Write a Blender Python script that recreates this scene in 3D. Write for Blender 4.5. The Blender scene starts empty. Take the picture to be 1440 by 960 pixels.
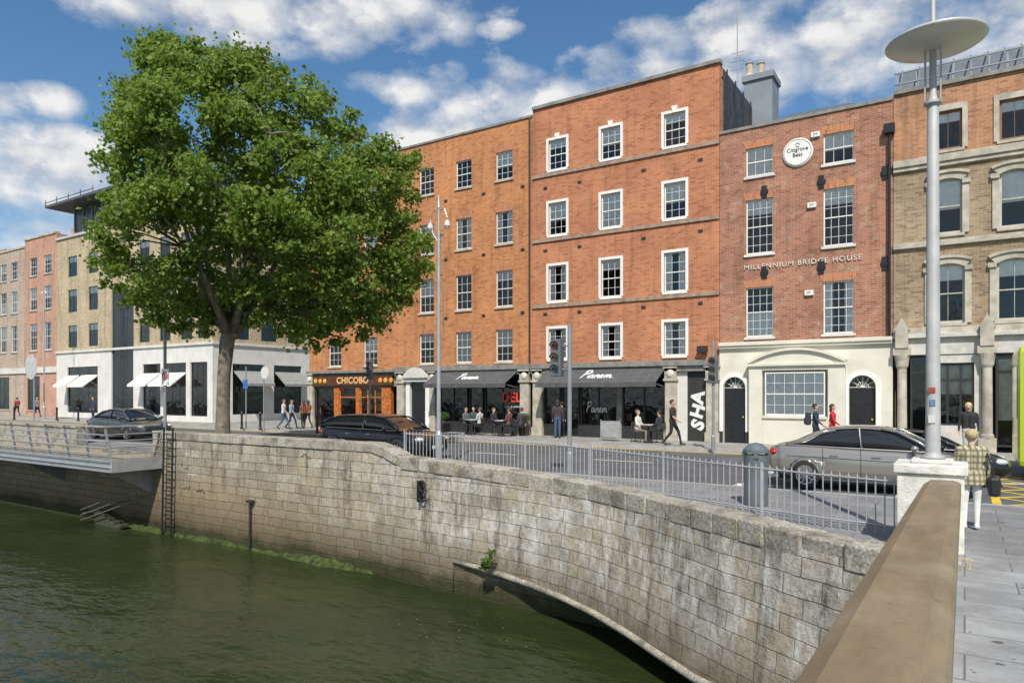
import bpy, math, random
from mathutils import Vector, Matrix
import numpy as np
R=math.radians
random.seed(7); rng=np.random.default_rng(5)
SC=bpy.context.scene; COL=SC.collection
AN=R(33); CA=math.cos(AN); SA=math.sin(AN); FP=980.; HZ=552.; H=2.15; D=29.0
def tt(px): return (px-720)/FP
def fx(px,Y=D): t=tt(px); return Y*(t*CA-SA)/(CA+t*SA)
def dep(px,Y=D): return Y/(CA+tt(px)*SA)
def fz(px,py,Y=D): return H+(HZ-py)*dep(px,Y)/FP
def gp(px,py,z=0.1):
    d=(H-z)*FP/(py-HZ); t=tt(px); return (d*(t*CA-SA), d*(CA+t*SA))
# ---------------------------------------------------------------- materials
def newmat(name):
    m=bpy.data.materials.new(name); m.use_nodes=True
    return m,m.node_tree,m.node_tree.nodes['Principled BSDF']
def N(nt,t,ins=None,**k):
    n=nt.nodes.new(t)
    for a,v in k.items(): setattr(n,a,v)
    if ins:
        for a,v in ins.items():
            if hasattr(v,'is_output'): nt.links.new(v,n.inputs[a])
            else: n.inputs[a].default_value=v
    return n
def c4(c): return (c[0],c[1],c[2],1)
def mix(nt,f,a,b,bt='MIX'):
    n=nt.nodes.new('ShaderNodeMix'); n.data_type='RGBA'; n.blend_type=bt
    for i,v in ((0,f),(6,a),(7,b)):
        if hasattr(v,'is_output'): nt.links.new(v,n.inputs[i])
        elif i==0: n.inputs[0].default_value=v
        else: n.inputs[i].default_value=c4(v)
    return n.outputs[2]
def mr(nt,v,a,b,c=0,d=1):
    return N(nt,'ShaderNodeMapRange',{'Value':v,'From Min':a,'From Max':b,'To Min':c,'To Max':d}).outputs[0]
def math_(nt,op,a,b=None,c=None):
    ins={0:a}
    if b is not None: ins[1]=b
    if c is not None: ins[2]=c
    return N(nt,'ShaderNodeMath',ins,operation=op).outputs[0]
def noise(nt,vec,sc,det=4,ro=.55):
    return N(nt,'ShaderNodeTexNoise',{'Vector':vec,'Scale':sc,'Detail':det,'Roughness':ro}).outputs['Fac']
def bump(nt,b,h,st=.3,di=.02):
    nt.links.new(N(nt,'ShaderNodeBump',{'Height':h,'Strength':st,'Distance':di}).outputs[0],b.inputs['Normal'])
def L(nt,a,b): nt.links.new(a,b)
_mc={}
def M(col,rough=.6,metal=0.,var=.18,sc=4.,bp=0.,spec=.5):
    key=(tuple(col),rough,metal,var,sc,bp,spec)
    if key in _mc: return _mc[key]
    m,nt,b=newmat('surface'); g=N(nt,'ShaderNodeNewGeometry').outputs['Position']
    n=noise(nt,g,sc,4)
    lo=[x*(1-var) for x in col]; hi=[min(1,x*(1+var)) for x in col]
    L(nt,mix(nt,mr(nt,n,.3,.7),lo,hi),b.inputs['Base Color'])
    b.inputs['Roughness'].default_value=rough; b.inputs['Metallic'].default_value=metal
    b.inputs['Specular IOR Level'].default_value=spec
    if bp: bump(nt,b,noise(nt,g,sc*8,3),bp,.02)
    _mc[key]=m; return m
def brickmat(c1,c2,mort,bw=.24,rh=.083,pale=None,dark=.35,palef=.62,vert=False,ms=.011,grime=1.):
    m,nt,b=newmat('brickwork'); g=N(nt,'ShaderNodeNewGeometry').outputs['Position']
    s=N(nt,'ShaderNodeSeparateXYZ',{0:g}); u=math_(nt,'ADD',s.outputs[0],s.outputs[1])
    v=N(nt,'ShaderNodeCombineXYZ',{0:s.outputs[2],1:u} if vert else {0:u,1:s.outputs[2]}).outputs[0]
    br=N(nt,'ShaderNodeTexBrick',{'Vector':v,'Color1':c4(c1),'Color2':c4(c2),'Mortar':c4(mort),'Scale':1.,'Mortar Size':ms,'Mortar Smooth':.3,'Bias':0.,'Brick Width':bw,'Row Height':rh})
    col=br.outputs['Color']
    br2=N(nt,'ShaderNodeTexBrick',{'Vector':v,'Color1':(0,0,0,1),'Color2':(1,1,1,1),'Mortar':(0,0,0,1),'Scale':1.,'Mortar Size':0.,'Bias':-.3,'Brick Width':bw,'Row Height':rh})
    col=mix(nt,mr(nt,br2.outputs['Color'],.45,.8,0,.5),col,[x*.5 for x in c2])
    n1=noise(nt,g,.55,5,.6); n2=noise(nt,g,3.5,4)
    col=mix(nt,mr(nt,n1,.42,.72,0,dark),col,[x*.42 for x in c2])
    col=mix(nt,mr(nt,n1,.45,.28,0,.3),col,[min(1,x*1.35) for x in c1])
    if pale: col=mix(nt,mr(nt,n2,palef,.8,0,.7),col,pale)
    st=noise(nt,N(nt,'ShaderNodeMapping',{'Vector':g,'Scale':(2.2,2.2,.16)}).outputs[0],1.4,4,.6)
    col=mix(nt,mr(nt,st,.52,.75,0,.42*grime),col,(.08,.055,.04))
    L(nt,col,b.inputs['Base Color']); b.inputs['Roughness'].default_value=.9
    b.inputs['Specular IOR Level'].default_value=.2
    bump(nt,b,math_(nt,'MULTIPLY_ADD',br.outputs['Fac'],-.7,n2),.35,.012)
    return m
WHITE=M((.8,.79,.75),.5,0,.06,2); STONE=M((.44,.40,.33),.85,0,.3,2.5,.3); DSTONE=M((.23,.22,.20),.85,0,.3,3,.3)
CREAM=M((.68,.65,.55),.7,0,.10,1.2,.1); PALE=M((.64,.62,.57),.75,0,.12,1.5,.15); BLACK=M((.018,.018,.02),.35,0,.2); DARK=M((.03,.03,.032),.5); ROOM_DARK=M((.03,.03,.03),.9)
GREYM=M((.3,.31,.32),.45,.3,.12); STEEL=M((.46,.47,.48),.4,.5,.12); CURT=M((.90,.89,.86),.9,0,.08,6); LEAD=M((.09,.10,.11),.55,.1,.25,2); SLATE=M((.11,.115,.125),.7,0,.3,6,.2)
RED=M((.55,.03,.02),.5); YEL=M((.72,.5,.05),.6,0,.2,3); ROADW=M((.62,.62,.6),.8,0,.25,5)
BRK_D=brickmat((.62,.245,.085),(.50,.175,.06),(.42,.31,.21),dark=.3)
BRK_E=brickmat((.58,.21,.09),(.46,.145,.065),(.44,.33,.24),dark=.33)
BRK_F=brickmat((.45,.185,.11),(.33,.13,.08),(.40,.32,.25),pale=(.52,.40,.29),dark=.38,palef=.55)
BRK_G=brickmat((.43,.31,.195),(.28,.19,.115),(.40,.36,.29),dark=.45,pale=(.50,.41,.29),palef=.57)
BRK_G2=brickmat((.54,.25,.125),(.38,.17,.085),(.42,.33,.24),dark=.35)
BRK_B=brickmat((.56,.45,.28),(.46,.36,.22),(.5,.45,.36),dark=.25)
BRK_A=brickmat((.60,.32,.22),(.50,.25,.17),(.48,.38,.3),dark=.2,pale=(.6,.44,.35))
BRK_A0=brickmat((.52,.41,.32),(.44,.33,.26),(.47,.4,.34),dark=.2)
LINT=brickmat((.58,.22,.10),(.45,.15,.07),(.42,.31,.22),dark=.1,vert=True,grime=.3)
def glassmat():
    m,nt,b=newmat('window_glass'); nt.nodes.remove(b)
    out=[n for n in nt.nodes if n.type=='OUTPUT_MATERIAL'][0]
    g=N(nt,'ShaderNodeNewGeometry').outputs['Position']
    bn=N(nt,'ShaderNodeBump',{'Height':noise(nt,g,1.7,2),'Strength':.25,'Distance':.06}).outputs[0]
    gl=N(nt,'ShaderNodeBsdfGlossy',{'Color':(.9,.93,.95,1),'Roughness':.03,'Normal':bn}); tr=N(nt,'ShaderNodeBsdfTransparent',{'Color':(.98,.985,.98,1)})
    fr=N(nt,'ShaderNodeFresnel',{'IOR':1.5}).outputs[0]
    mx=N(nt,'ShaderNodeMixShader',{0:math_(nt,'MULTIPLY_ADD',fr,1.3,.01),1:tr.outputs[0],2:gl.outputs[0]}); L(nt,mx.outputs[0],out.inputs[0]); return m
GLASS=glassmat()
def paint(col,rough=.28,metal=.55):
    m,nt,b=newmat('car_paint'); b.inputs['Base Color'].default_value=c4(col); b.inputs['Metallic'].default_value=metal; b.inputs['Roughness'].default_value=rough
    b.inputs['Coat Weight'].default_value=.8; b.inputs['Coat Roughness'].default_value=.04; return m
CARGLASS=paint((.012,.014,.016),.05,0.); TYRE=M((.02,.02,.02),.85); RIM=M((.5,.5,.52),.3,.9,.05)
def quaymat():
    m,nt,b=newmat('old_granite_blocks'); uv=N(nt,'ShaderNodeUVMap').outputs[0]; g=N(nt,'ShaderNodeNewGeometry').outputs['Position']
    wob=N(nt,'ShaderNodeVectorMath',{0:uv,1:N(nt,'ShaderNodeVectorMath',{0:N(nt,'ShaderNodeTexNoise',{'Vector':uv,'Scale':1.3,'Detail':3.}).outputs['Color'],1:(.13,.09,0)},operation='MULTIPLY').outputs[0]},operation='ADD').outputs[0]
    br=N(nt,'ShaderNodeTexBrick',{'Vector':wob,'Color1':(.60,.55,.455,1),'Color2':(.34,.305,.245,1),'Mortar':(.10,.088,.07,1),'Scale':1.,'Mortar Size':.011,'Mortar Smooth':.8,'Bias':-.05,'Brick Width':.66,'Row Height':.27},offset=.43,squash=1.35,squash_frequency=3)
    s=N(nt,'ShaderNodeSeparateXYZ',{0:uv}); u=s.outputs[0]; v=s.outputs[1]
    col=br.outputs['Color']; n0=noise(nt,g,9,6,.75); n1=noise(nt,g,1.1,5); right=mr(nt,u,63,71,.2,1.); left=mr(nt,u,70,62,0,1.)
    col=mix(nt,math_(nt,'MULTIPLY',right,.28),col,(.60,.585,.54))
    col=mix(nt,mr(nt,n0,.38,.66,.0,.65),col,(.17,.15,.12))
    col=mix(nt,mr(nt,noise(nt,g,.7,4),.42,.62,0,.5),col,(.45,.36,.24))
    ns=noise(nt,N(nt,'ShaderNodeMapping',{'Vector':uv,'Scale':(1.,.45,1)}).outputs[0],2.6,6,.75)
    wmask=math_(nt,'MULTIPLY',math_(nt,'MULTIPLY',mr(nt,ns,.47,.6),right),mr(nt,n0,.34,.56,.15,1))
    col=mix(nt,math_(nt,'MULTIPLY',wmask,.78),col,(.78,.77,.73))
    ns2=noise(nt,N(nt,'ShaderNodeMapping',{'Vector':uv,'Location':(9,3,0),'Scale':(1.,.16,1)}).outputs[0],2.2,6,.75)
    col=mix(nt,math_(nt,'MULTIPLY',mr(nt,ns2,.52,.66,0,.85),mr(nt,n0,.3,.55,.4,1)),col,(.07,.06,.048))
    col=mix(nt,mr(nt,n1,.54,.72,0,.55),col,(.12,.105,.08))
    tz=math_(nt,'ADD',v,math_(nt,'MULTIPLY',n1,.8))
    col=mix(nt,math_(nt,'MULTIPLY',left,mr(nt,tz,.5,-.8,0,.65)),col,(.27,.195,.11))
    col=mix(nt,mr(nt,tz,-.9,-1.7,0,.75),col,(.14,.105,.06))
    col=mix(nt,mr(nt,tz,-1.75,-2.15,0,.92),col,(.035,.040,.014))
    lich=math_(nt,'MULTIPLY',mr(nt,noise(nt,g,5,6,.75),.56,.64),mr(nt,v,-1.1,.1))
    col=mix(nt,math_(nt,'MULTIPLY',lich,.6),col,(.40,.29,.09))
    L(nt,col,b.inputs['Base Color']); b.inputs['Roughness'].default_value=.9; b.inputs['Specular IOR Level'].default_value=.25
    bump(nt,b,math_(nt,'MULTIPLY_ADD',br.outputs['Fac'],-.8,n0),.95,.05); return m
QUAY=quaymat()
def copingmat():
    m,nt,b=newmat('granite_coping'); g=N(nt,'ShaderNodeNewGeometry').outputs['Position']
    n0=noise(nt,g,22,5,.7); n1=noise(nt,g,2.2,5,.6)
    col=mix(nt,mr(nt,n0,.38,.62),(.24,.22,.18),(.60,.57,.49)); col=mix(nt,mr(nt,n1,.48,.66,0,.8),col,(.11,.098,.078))
    col=mix(nt,mr(nt,noise(nt,g,5,5,.75),.56,.66,0,.7),col,(.45,.33,.10))
    col=mix(nt,mr(nt,N(nt,'ShaderNodeNewGeometry').outputs['Random Per Island'],0,1,0,.4),col,(.16,.14,.11))
    L(nt,col,b.inputs['Base Color']); b.inputs['Roughness'].default_value=.9; bump(nt,b,n0,.7,.025); return m
COPING=copingmat()
def pavemat(bw,rh,c1,c2,mo,scl=1.):
    m,nt,b=newmat('paving'); g=N(nt,'ShaderNodeNewGeometry').outputs['Position']
    br=N(nt,'ShaderNodeTexBrick',{'Vector':g,'Color1':c4(c1),'Color2':c4(c2),'Mortar':c4(mo),'Scale':1.,'Mortar Size':.008,'Brick Width':bw,'Row Height':rh})
    n=noise(nt,g,1.3,6,.65); n2=noise(nt,g,26,4)
    col=mix(nt,mr(nt,n,.42,.64,0,.6),br.outputs['Color'],(.10,.10,.10)); col=mix(nt,mr(nt,n2,.35,.7,0,.3),col,(.4,.39,.37))
    col=mix(nt,mr(nt,noise(nt,g,7,2),.70,.72,0,.8),col,(.06,.06,.06))
    L(nt,col,b.inputs['Base Color']); b.inputs['Roughness'].default_value=.8; bump(nt,b,math_(nt,'MULTIPLY_ADD',br.outputs['Fac'],-.6,n2),.35,.012); return m
PAVE=pavemat(.9,.45,(.26,.26,.265),(.18,.18,.185),(.07,.07,.07)); PAVE2=pavemat(.6,.4,(.40,.38,.34),(.31,.30,.27),(.12,.12,.11))
ASPH=M((.10,.102,.107),.85,0,.3,1.2,.25); GROUND=M((.14,.14,.135),.9,0,.2,1)
def watermat():
    m,nt,b=newmat('river_water'); g=N(nt,'ShaderNodeNewGeometry').outputs['Position']
    mp=N(nt,'ShaderNodeMapping',{'Vector':g,'Rotation':(0,0,.5),'Scale':(1.,2.2,1)}).outputs[0]
    mp2=N(nt,'ShaderNodeMapping',{'Vector':g,'Rotation':(0,0,-.35),'Scale':(1.,1.7,1)}).outputs[0]
    h=math_(nt,'MULTIPLY_ADD',noise(nt,mp,.8,3),2.2,math_(nt,'MULTIPLY_ADD',noise(nt,mp2,2.4,3,.5),.6,math_(nt,'MULTIPLY',noise(nt,mp,8,2),.08)))
    L(nt,mix(nt,mr(nt,noise(nt,g,.3,3),.3,.7),(.018,.026,.009),(.032,.043,.014)),b.inputs['Base Color'])
    b.inputs['Roughness'].default_value=.1; b.inputs['IOR'].default_value=1.33; b.inputs['Specular IOR Level'].default_value=.32
    bump(nt,b,h,.32,.12); return m
WATER=watermat()
def brownmat():
    m,nt,b=newmat('worn_brown_coping'); g=N(nt,'ShaderNodeNewGeometry').outputs['Position']
    mp=N(nt,'ShaderNodeMapping',{'Vector':g,'Scale':(5,.9,5)}).outputs[0]
    n=noise(nt,mp,1.3,6,.7); n2=noise(nt,g,1.8,5,.65); n3=noise(nt,g,45,4,.7); n4=noise(nt,g,14,5,.75)
    col=mix(nt,mr(nt,n,.3,.7),(.18,.13,.072),(.29,.215,.125)); col=mix(nt,mr(nt,n2,.5,.68,0,.45),col,(.37,.30,.20)); col=mix(nt,mr(nt,n4,.60,.67,0,.6),col,(.09,.065,.04))
    col=mix(nt,mr(nt,n3,.62,.7,0,.35),col,(.08,.06,.04)); col=mix(nt,mr(nt,noise(nt,g,9.5,4,.7),.68,.71,0,.65),col,(.46,.42,.33))
    L(nt,col,b.inputs['Base Color']); b.inputs['Roughness'].default_value=.55; bump(nt,b,math_(nt,'ADD',n3,n4),.25,.004); return m
BROWN=brownmat()
def leafmat(a,b_):
    m,nt,b=newmat('leaves'); r=N(nt,'ShaderNodeNewGeometry'); g=r.outputs['Position']
    col=mix(nt,r.outputs['Random Per Island'],a,b_); col=mix(nt,mr(nt,noise(nt,g,.6,2),.42,.65,0,.6),col,[x*.72 for x in a])
    L(nt,col,b.inputs['Base Color']); b.inputs['Roughness'].default_value=.5; b.inputs['Specular IOR Level'].default_value=.35
    out=[n for n in nt.nodes if n.type=='OUTPUT_MATERIAL'][0]
    tr=N(nt,'ShaderNodeBsdfTranslucent',{'Color':mix(nt,.5,col,(.38,.54,.06))}); mx=N(nt,'ShaderNodeMixShader',{0:.48,1:b.outputs[0],2:tr.outputs[0]}); L(nt,mx.outputs[0],out.inputs[0]); return m
LEAF=leafmat((.125,.20,.035),(.27,.36,.075)); LEAF2=leafmat((.06,.12,.025),(.12,.2,.05)); BARK=M((.19,.16,.12),.9,0,.45,6,.8)
# ---------------------------------------------------------------- mesh helper
ORG={}
class MB:
    def __init__(s): s.v=[]; s.f=[]
    def add(s,vs,fs):
        n=len(s.v); s.v+= [Vector(p) for p in vs]; s.f+=[tuple(i+n for i in f) for f in fs]; return s
    def box(s,x0,x1,y0,y1,z0,z1):
        return s.add([(x0,y0,z0),(x1,y0,z0),(x1,y1,z0),(x0,y1,z0),(x0,y0,z1),(x1,y0,z1),(x1,y1,z1),(x0,y1,z1)],[(0,3,2,1),(4,5,6,7),(0,1,5,4),(1,2,6,5),(2,3,7,6),(3,0,4,7)])
    def quad(s,*p): return s.add(p,[tuple(range(len(p)))])
    def tube(s,p,q,r0,r1=None,n=10): return s.path([p,q],[r0,r0 if r1 is None else r1],n)
    def path(s,pts,rs,n=8,cap=True):
        pts=[Vector(p) for p in pts]
        if not hasattr(rs,'__len__'): rs=[rs]*len(pts)
        vs=[];fs=[]
        for i,p in enumerate(pts):
            d=(pts[min(i+1,len(pts)-1)]-pts[max(i-1,0)]).normalized(); a=Vector((0,0,1)) if abs(d.z)<.95 else Vector((1,0,0))
            e=d.cross(a).normalized(); g=d.cross(e)
            for k in range(n):
                t=2*math.pi*k/n; vs.append(p+(e*math.cos(t)+g*math.sin(t))*rs[i])
        for i in range(len(pts)-1):
            for k in range(n): fs.append((i*n+k,i*n+(k+1)%n,(i+1)*n+(k+1)%n,(i+1)*n+k))
        if cap: fs.append(tuple(range(n))[::-1]); fs.append(tuple(range((len(pts)-1)*n,len(pts)*n)))
        return s.add(vs,fs)
    def ell(s,c,r,nu=12,nv=8):
        if not hasattr(r,'__len__'): r=(r,r,r)
        vs=[(c[0],c[1],c[2]-r[2])];fs=[]
        for j in range(1,nv):
            a=-math.pi/2+math.pi*j/nv
            for i in range(nu):
                b=2*math.pi*i/nu; vs.append((c[0]+r[0]*math.cos(a)*math.cos(b),c[1]+r[1]*math.cos(a)*math.sin(b),c[2]+r[2]*math.sin(a)))
        vs.append((c[0],c[1],c[2]+r[2])); T=len(vs)-1
        for i in range(nu):
            fs.append((0,1+(i+1)%nu,1+i)); fs.append((T,T-nu+i,T-nu+(i+1)%nu))
            for j in range(nv-2): fs.append((1+j*nu+i,1+j*nu+(i+1)%nu,1+(j+1)*nu+(i+1)%nu,1+(j+1)*nu+i))
        return s.add(vs,fs)
    def lathe(s,c,prof,n=20,ax='z'):
        vs=[];fs=[]
        for r,h in prof:
            for k in range(n):
                a=2*math.pi*k/n; x,y=r*math.cos(a),r*math.sin(a)
                vs.append((c[0]+x,c[1]+y,c[2]+h) if ax=='z' else ((c[0]+x,c[1]+h,c[2]+y) if ax=='y' else (c[0]+h,c[1]+x,c[2]+y)))
        m=len(prof)
        for i in range(m-1):
            for k in range(n): fs.append((i*n+k,i*n+(k+1)%n,(i+1)*n+(k+1)%n,(i+1)*n+k))
        fs.append(tuple(range(n))[::-1]); fs.append(tuple(range((m-1)*n,m*n)))
        return s.add(vs,fs)
    def prism(s,poly,ax,a,b):
        f={'x':lambda u,v,w:(w,u,v),'y':lambda u,v,w:(u,w,v),'z':lambda u,v,w:(u,v,w)}[ax]; n=len(poly)
        vs=[f(u,v,a) for u,v in poly]+[f(u,v,b) for u,v in poly]
        return s.add(vs,[tuple(range(n))[::-1],tuple(range(n,2*n))]+[(i,(i+1)%n,n+(i+1)%n,n+i) for i in range(n)])
    def build(s,name,mat,parent=None,bevel=0,smooth=False,local=False):
        me=bpy.data.meshes.new(name); o=bpy.data.objects.new(name,me); COL.objects.link(o)
        if parent is None:
            if local: og=Vector((0,0,0))
            else:
                xs=[p.x for p in s.v]; ys=[p.y for p in s.v]; og=Vector(((min(xs)+max(xs))/2,(min(ys)+max(ys))/2,min(p.z for p in s.v)))
            o.location=og
        else: og=ORG.get(parent.name,Vector((0,0,0))); o.parent=parent
        ORG[o.name]=og
        me.from_pydata([p-og for p in s.v],[],s.f); me.materials.append(mat)
        if smooth: me.shade_smooth()
        if bevel:
            b=o.modifiers.new('bevel','BEVEL'); b.width=bevel; b.segments=2; b.limit_method='ANGLE'; b.angle_limit=R(40)
        me.validate(); return o
def tag(o,label,cat,group=None,kind=None):
    o['label']=label; o['category']=cat
    if group: o['group']=group
    if kind: o['kind']=kind
    return o
def struct(o,label,cat): return tag(o,label,cat,None,'structure')
def empty(name,loc=(0,0,0)):
    o=bpy.data.objects.new(name,None); COL.objects.link(o); o.location=loc; o.empty_display_size=.2; ORG[o.name]=Vector(loc); return o
def baked(o):
    dg=bpy.context.evaluated_depsgraph_get(); me=bpy.data.meshes.new_from_object(o.evaluated_get(dg)); return me
def text(s,size,loc,mat,name,parent=None,rot=(R(90),0,0),ext=.008,shear=0.,sx=1.,align='CENTER',bold=0.,sp=1.):
    cu=bpy.data.curves.new('t','FONT'); cu.body=s; cu.size=size; cu.extrude=ext; cu.align_x=align; cu.align_y='CENTER'; cu.shear=shear; cu.offset=bold; cu.space_character=sp
    to=bpy.data.objects.new('t',cu); COL.objects.link(to); bpy.context.view_layer.update(); me=baked(to)
    bpy.data.objects.remove(to); o=bpy.data.objects.new(name,me); COL.objects.link(o); me.materials.clear(); me.materials.append(mat)
    og=ORG.get(parent.name,Vector((0,0,0))) if parent else Vector((0,0,0))
    o.location=Vector(loc)-og; o.rotation_euler=rot; o.scale=(sx,1,1)
    if parent: o.parent=parent
    return o
SCRIPT=[[(0,-.02),(.06,.4),(.14,.92)],[(-.02,.8),(.12,.98),(.32,1.0),(.44,.86),(.38,.66),(.2,.52),(.08,.5)],
 [(.76,.36),(.66,.44),(.54,.38),(.48,.2),(.52,.04),(.62,.02),(.72,.16),(.78,.4),(.77,.12),(.82,.02),(.9,.1)],
 [(.9,.1),(.98,.4),(.96,.02)],[(.97,.2),(1.06,.38),(1.14,.4),(1.17,.3),(1.15,.08),(1.2,.01),(1.28,.1)],
 [(1.28,.12),(1.42,.24),(1.46,.36),(1.4,.44),(1.31,.36),(1.29,.16),(1.34,.03),(1.44,.01),(1.56,.12)],
 [(1.56,.12),(1.64,.4),(1.62,.02)],[(1.63,.2),(1.71,.38),(1.78,.4),(1.8,.3),(1.79,.02)],[(1.8,.2),(1.88,.38),(1.95,.4),(1.98,.3),(1.96,.08),(2.02,.0),(2.14,.1)]]
def script(loc,size,ang,mat,parent,dot=False):
    m=MB(); ca,sa=math.cos(ang),math.sin(ang)
    st=SCRIPT+([[(2.24,.02),(2.27,.03)]] if dot else [])
    for ln in st:
        p=[(loc[0]+(x+y*.12-1.07)*size,loc[1]+(y-.4)*size*ca,loc[2]+(y-.4)*size*sa) for x,y in ln]
        m.path(p,[size*.032*(1.3 if 0<i<len(p)-1 else .8) for i in range(len(p))],5)
    return m.build('lettering',mat,parent)
# ---------------------------------------------------------------- windows and walls
_wc={}
def cached(key,fn,mat,name):
    if key not in _wc:
        mb=fn(); me=bpy.data.meshes.new(name); me.from_pydata([tuple(p) for p in mb.v],[],mb.f); me.materials.append(mat); _wc[key]=me
    return _wc[key]
def put(name,me,parent,loc=(0,0,0),rz=0):
    o=bpy.data.objects.new(name,me); COL.objects.link(o); o.parent=parent; o.location=loc; o.rotation_euler=(0,0,rz); return o
def arc(w,rise,n=10,off=0.):
    r=(w*w/4+rise*rise)/(2*rise); a=math.asin(min(1,w/2/r)); 
    if rise>w/2: a=math.pi-a
    return [((r+off)*math.sin(-a+2*a*i/n),(r+off)*math.cos(-a+2*a*i/n)-(r-rise)) for i in range(n+1)]
def window(par,x,y,z0,w,h,cols=3,rows=4,fm=WHITE,sill=STONE,surr=None,lintel=False,rz=0,curt=None,key=False,fw=.045,rise=.0,sproud=.07):
    og=ORG[par.name]
    def fr():
        m=MB(); a=w/2
        m.box(-a,-a+fw,.07,.13,0,h).box(a-fw,a,.07,.13,0,h).box(-a+fw,a-fw,.07,.13,0,fw+.02).box(-a+fw,a-fw,.07,.13,h-fw,h)
        if rows>1: m.box(-a+fw,a-fw,.06,.11,h/2-.02,h/2+.02)
        for i in range(1,cols):
            xx=-a+w*i/cols; m.box(xx-.007,xx+.007,.088,.106,fw+.02,h-fw)
        for j in range(1,rows):
            if rows%2==0 and j==rows//2: continue
            zz=h*j/rows; m.box(-a+fw,a-fw,.089,.105,zz-.007,zz+.007)
        return m
    k=(round(w,2),round(h,2),cols,rows,fm.name,fw)
    o=put('window',cached(('f',)+k,fr,fm,'window_frame'),par,Vector((x,y,z0))-og,rz)
    put('pane',cached(('p',)+k,lambda:MB().quad((-w/2+.02,.10,.02),(w/2-.02,.10,.02),(w/2-.02,.10,h-.02),(-w/2+.02,.10,h-.02)),GLASS,'pane'),o)
    if sill: put('sill',cached(('s',sill.name,sproud)+k,lambda:MB().box(-w/2-.07,w/2+.07,-sproud,.12,-.10,-.003),sill,'sill'),o)
    if surr=='box':
        def sf():
            b=.12;m=MB().box(-w/2-b,-w/2-.002,-.045,.03,0,h+b).box(w/2+.002,w/2+b,-.045,.03,0,h+b).box(-w/2-.002,w/2+.002,-.045,.03,h+.002,h+b)
            if key: m.prism([(-.08,h),(.08,h),(.13,h+b+.16),(-.13,h+b+.16)],'y',-.075,.0)
            return m
        put('surround',cached(('u',key)+k,sf,WHITE,'surround'),o)
    if surr=='arch':
        def sf():
            m=MB();b=.2
            m.box(-w/2-b,-w/2-.002,-.06,.05,-.0,h-rise).box(w/2+.002,w/2+b,-.06,.05,0,h-rise)
            i_=arc(w,rise); e_=[(p[0]*(1+2*b/w),p[1]+b) for p in i_]
            for q in range(len(i_)-1):
                poly=[i_[q],i_[q+1],e_[q+1],e_[q]]; m.prism([(a,c+h-rise) for a,c in poly],'y',-.07,.16)
            e2=[(p[0]*1.06,p[1]+.09) for p in e_]
            for q in range(len(i_)-1): m.prism([(a,c+h-rise) for a,c in [e_[q],e_[q+1],e2[q+1],e2[q]]],'y',-.13,.0)
            m.box(-w/2-b-.05,-w/2+.0,-.12,-.06,h-rise-.12,h-rise+.04).box(w/2,w/2+b+.05,-.12,-.06,h-rise-.12,h-rise+.04)
            return m
        put('surround',cached(('a',)+k,sf,STONE,'surround'),o)
    if lintel: put('lintel',cached(('l',)+k,lambda:MB().prism([(-w/2,h+.003),(w/2,h+.003),(w/2+.14,h+.3),(-w/2-.14,h+.3)],'y',-.008,.02),LINT,'lintel'),o)
    if curt is None: curt=random.choice([0,1,1,2,2,3,5,5,4,1])
    if curt:
        def cf():
            m=MB(); a=w/2-.01; yy=.118
            if curt==1: m.quad((-a,yy,h*.45),(a,yy,h*.45),(a,yy,h),(-a,yy,h))
            elif curt==5: m.quad((-a,yy,h*.72),(a,yy,h*.72),(a,yy,h),(-a,yy,h))
            elif curt==4: m.quad((-a,yy,0.01),(a,yy,0.01),(a,yy,h),(-a,yy,h))
            elif curt==3: m.quad((-a,yy,.01),(a,yy,.01),(a,yy,h*.5),(-a,yy,h*.5))
            else:
                n=6
                for s_ in(-1,1):
                    for i in range(n):
                        xa=s_*(a-i*w*.05); xb=s_*(a-(i+1)*w*.05); m.quad((xa,yy+.03*(i%2),0),(xb,yy+.03*((i+1)%2),0),(xb,yy+.03*((i+1)%2),h),(xa,yy+.03*(i%2),h))
            return m
        put('curtain',cached(('c',curt)+k,cf,CURT,'curtain'),o)
    return o
def holed(mb,x0,x1,z0,z1,y,holes,rev=.16,side=None):
    f=(lambda u,d,z:(u,y+d,z)) if side is None else (lambda u,d,z:(y-d,u,z))
    xs=sorted(set([x0,x1]+[h[0] for h in holes]+[h[1] for h in holes])); zs=sorted(set([z0,z1]+[h[2] for h in holes]+[h[3] for h in holes]))
    for i in range(len(xs)-1):
        for j in range(len(zs)-1):
            cx=(xs[i]+xs[i+1])/2; cz=(zs[j]+zs[j+1])/2
            if any(h[0]<cx<h[1] and h[2]<cz<h[3] for h in holes): continue
            mb.quad(f(xs[i],0,zs[j]),f(xs[i+1],0,zs[j]),f(xs[i+1],0,zs[j+1]),f(xs[i],0,zs[j+1]))
    for a,b,c,d in holes:
        mb.quad(f(a,0,c),f(a,rev,c),f(a,rev,d),f(a,0,d)); mb.quad(f(b,0,c),f(b,0,d),f(b,rev,d),f(b,rev,c))
        mb.quad(f(a,0,d),f(a,rev,d),f(b,rev,d),f(b,0,d)); mb.quad(f(a,0,c),f(b,0,c),f(b,rev,c),f(a,rev,c))
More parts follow.
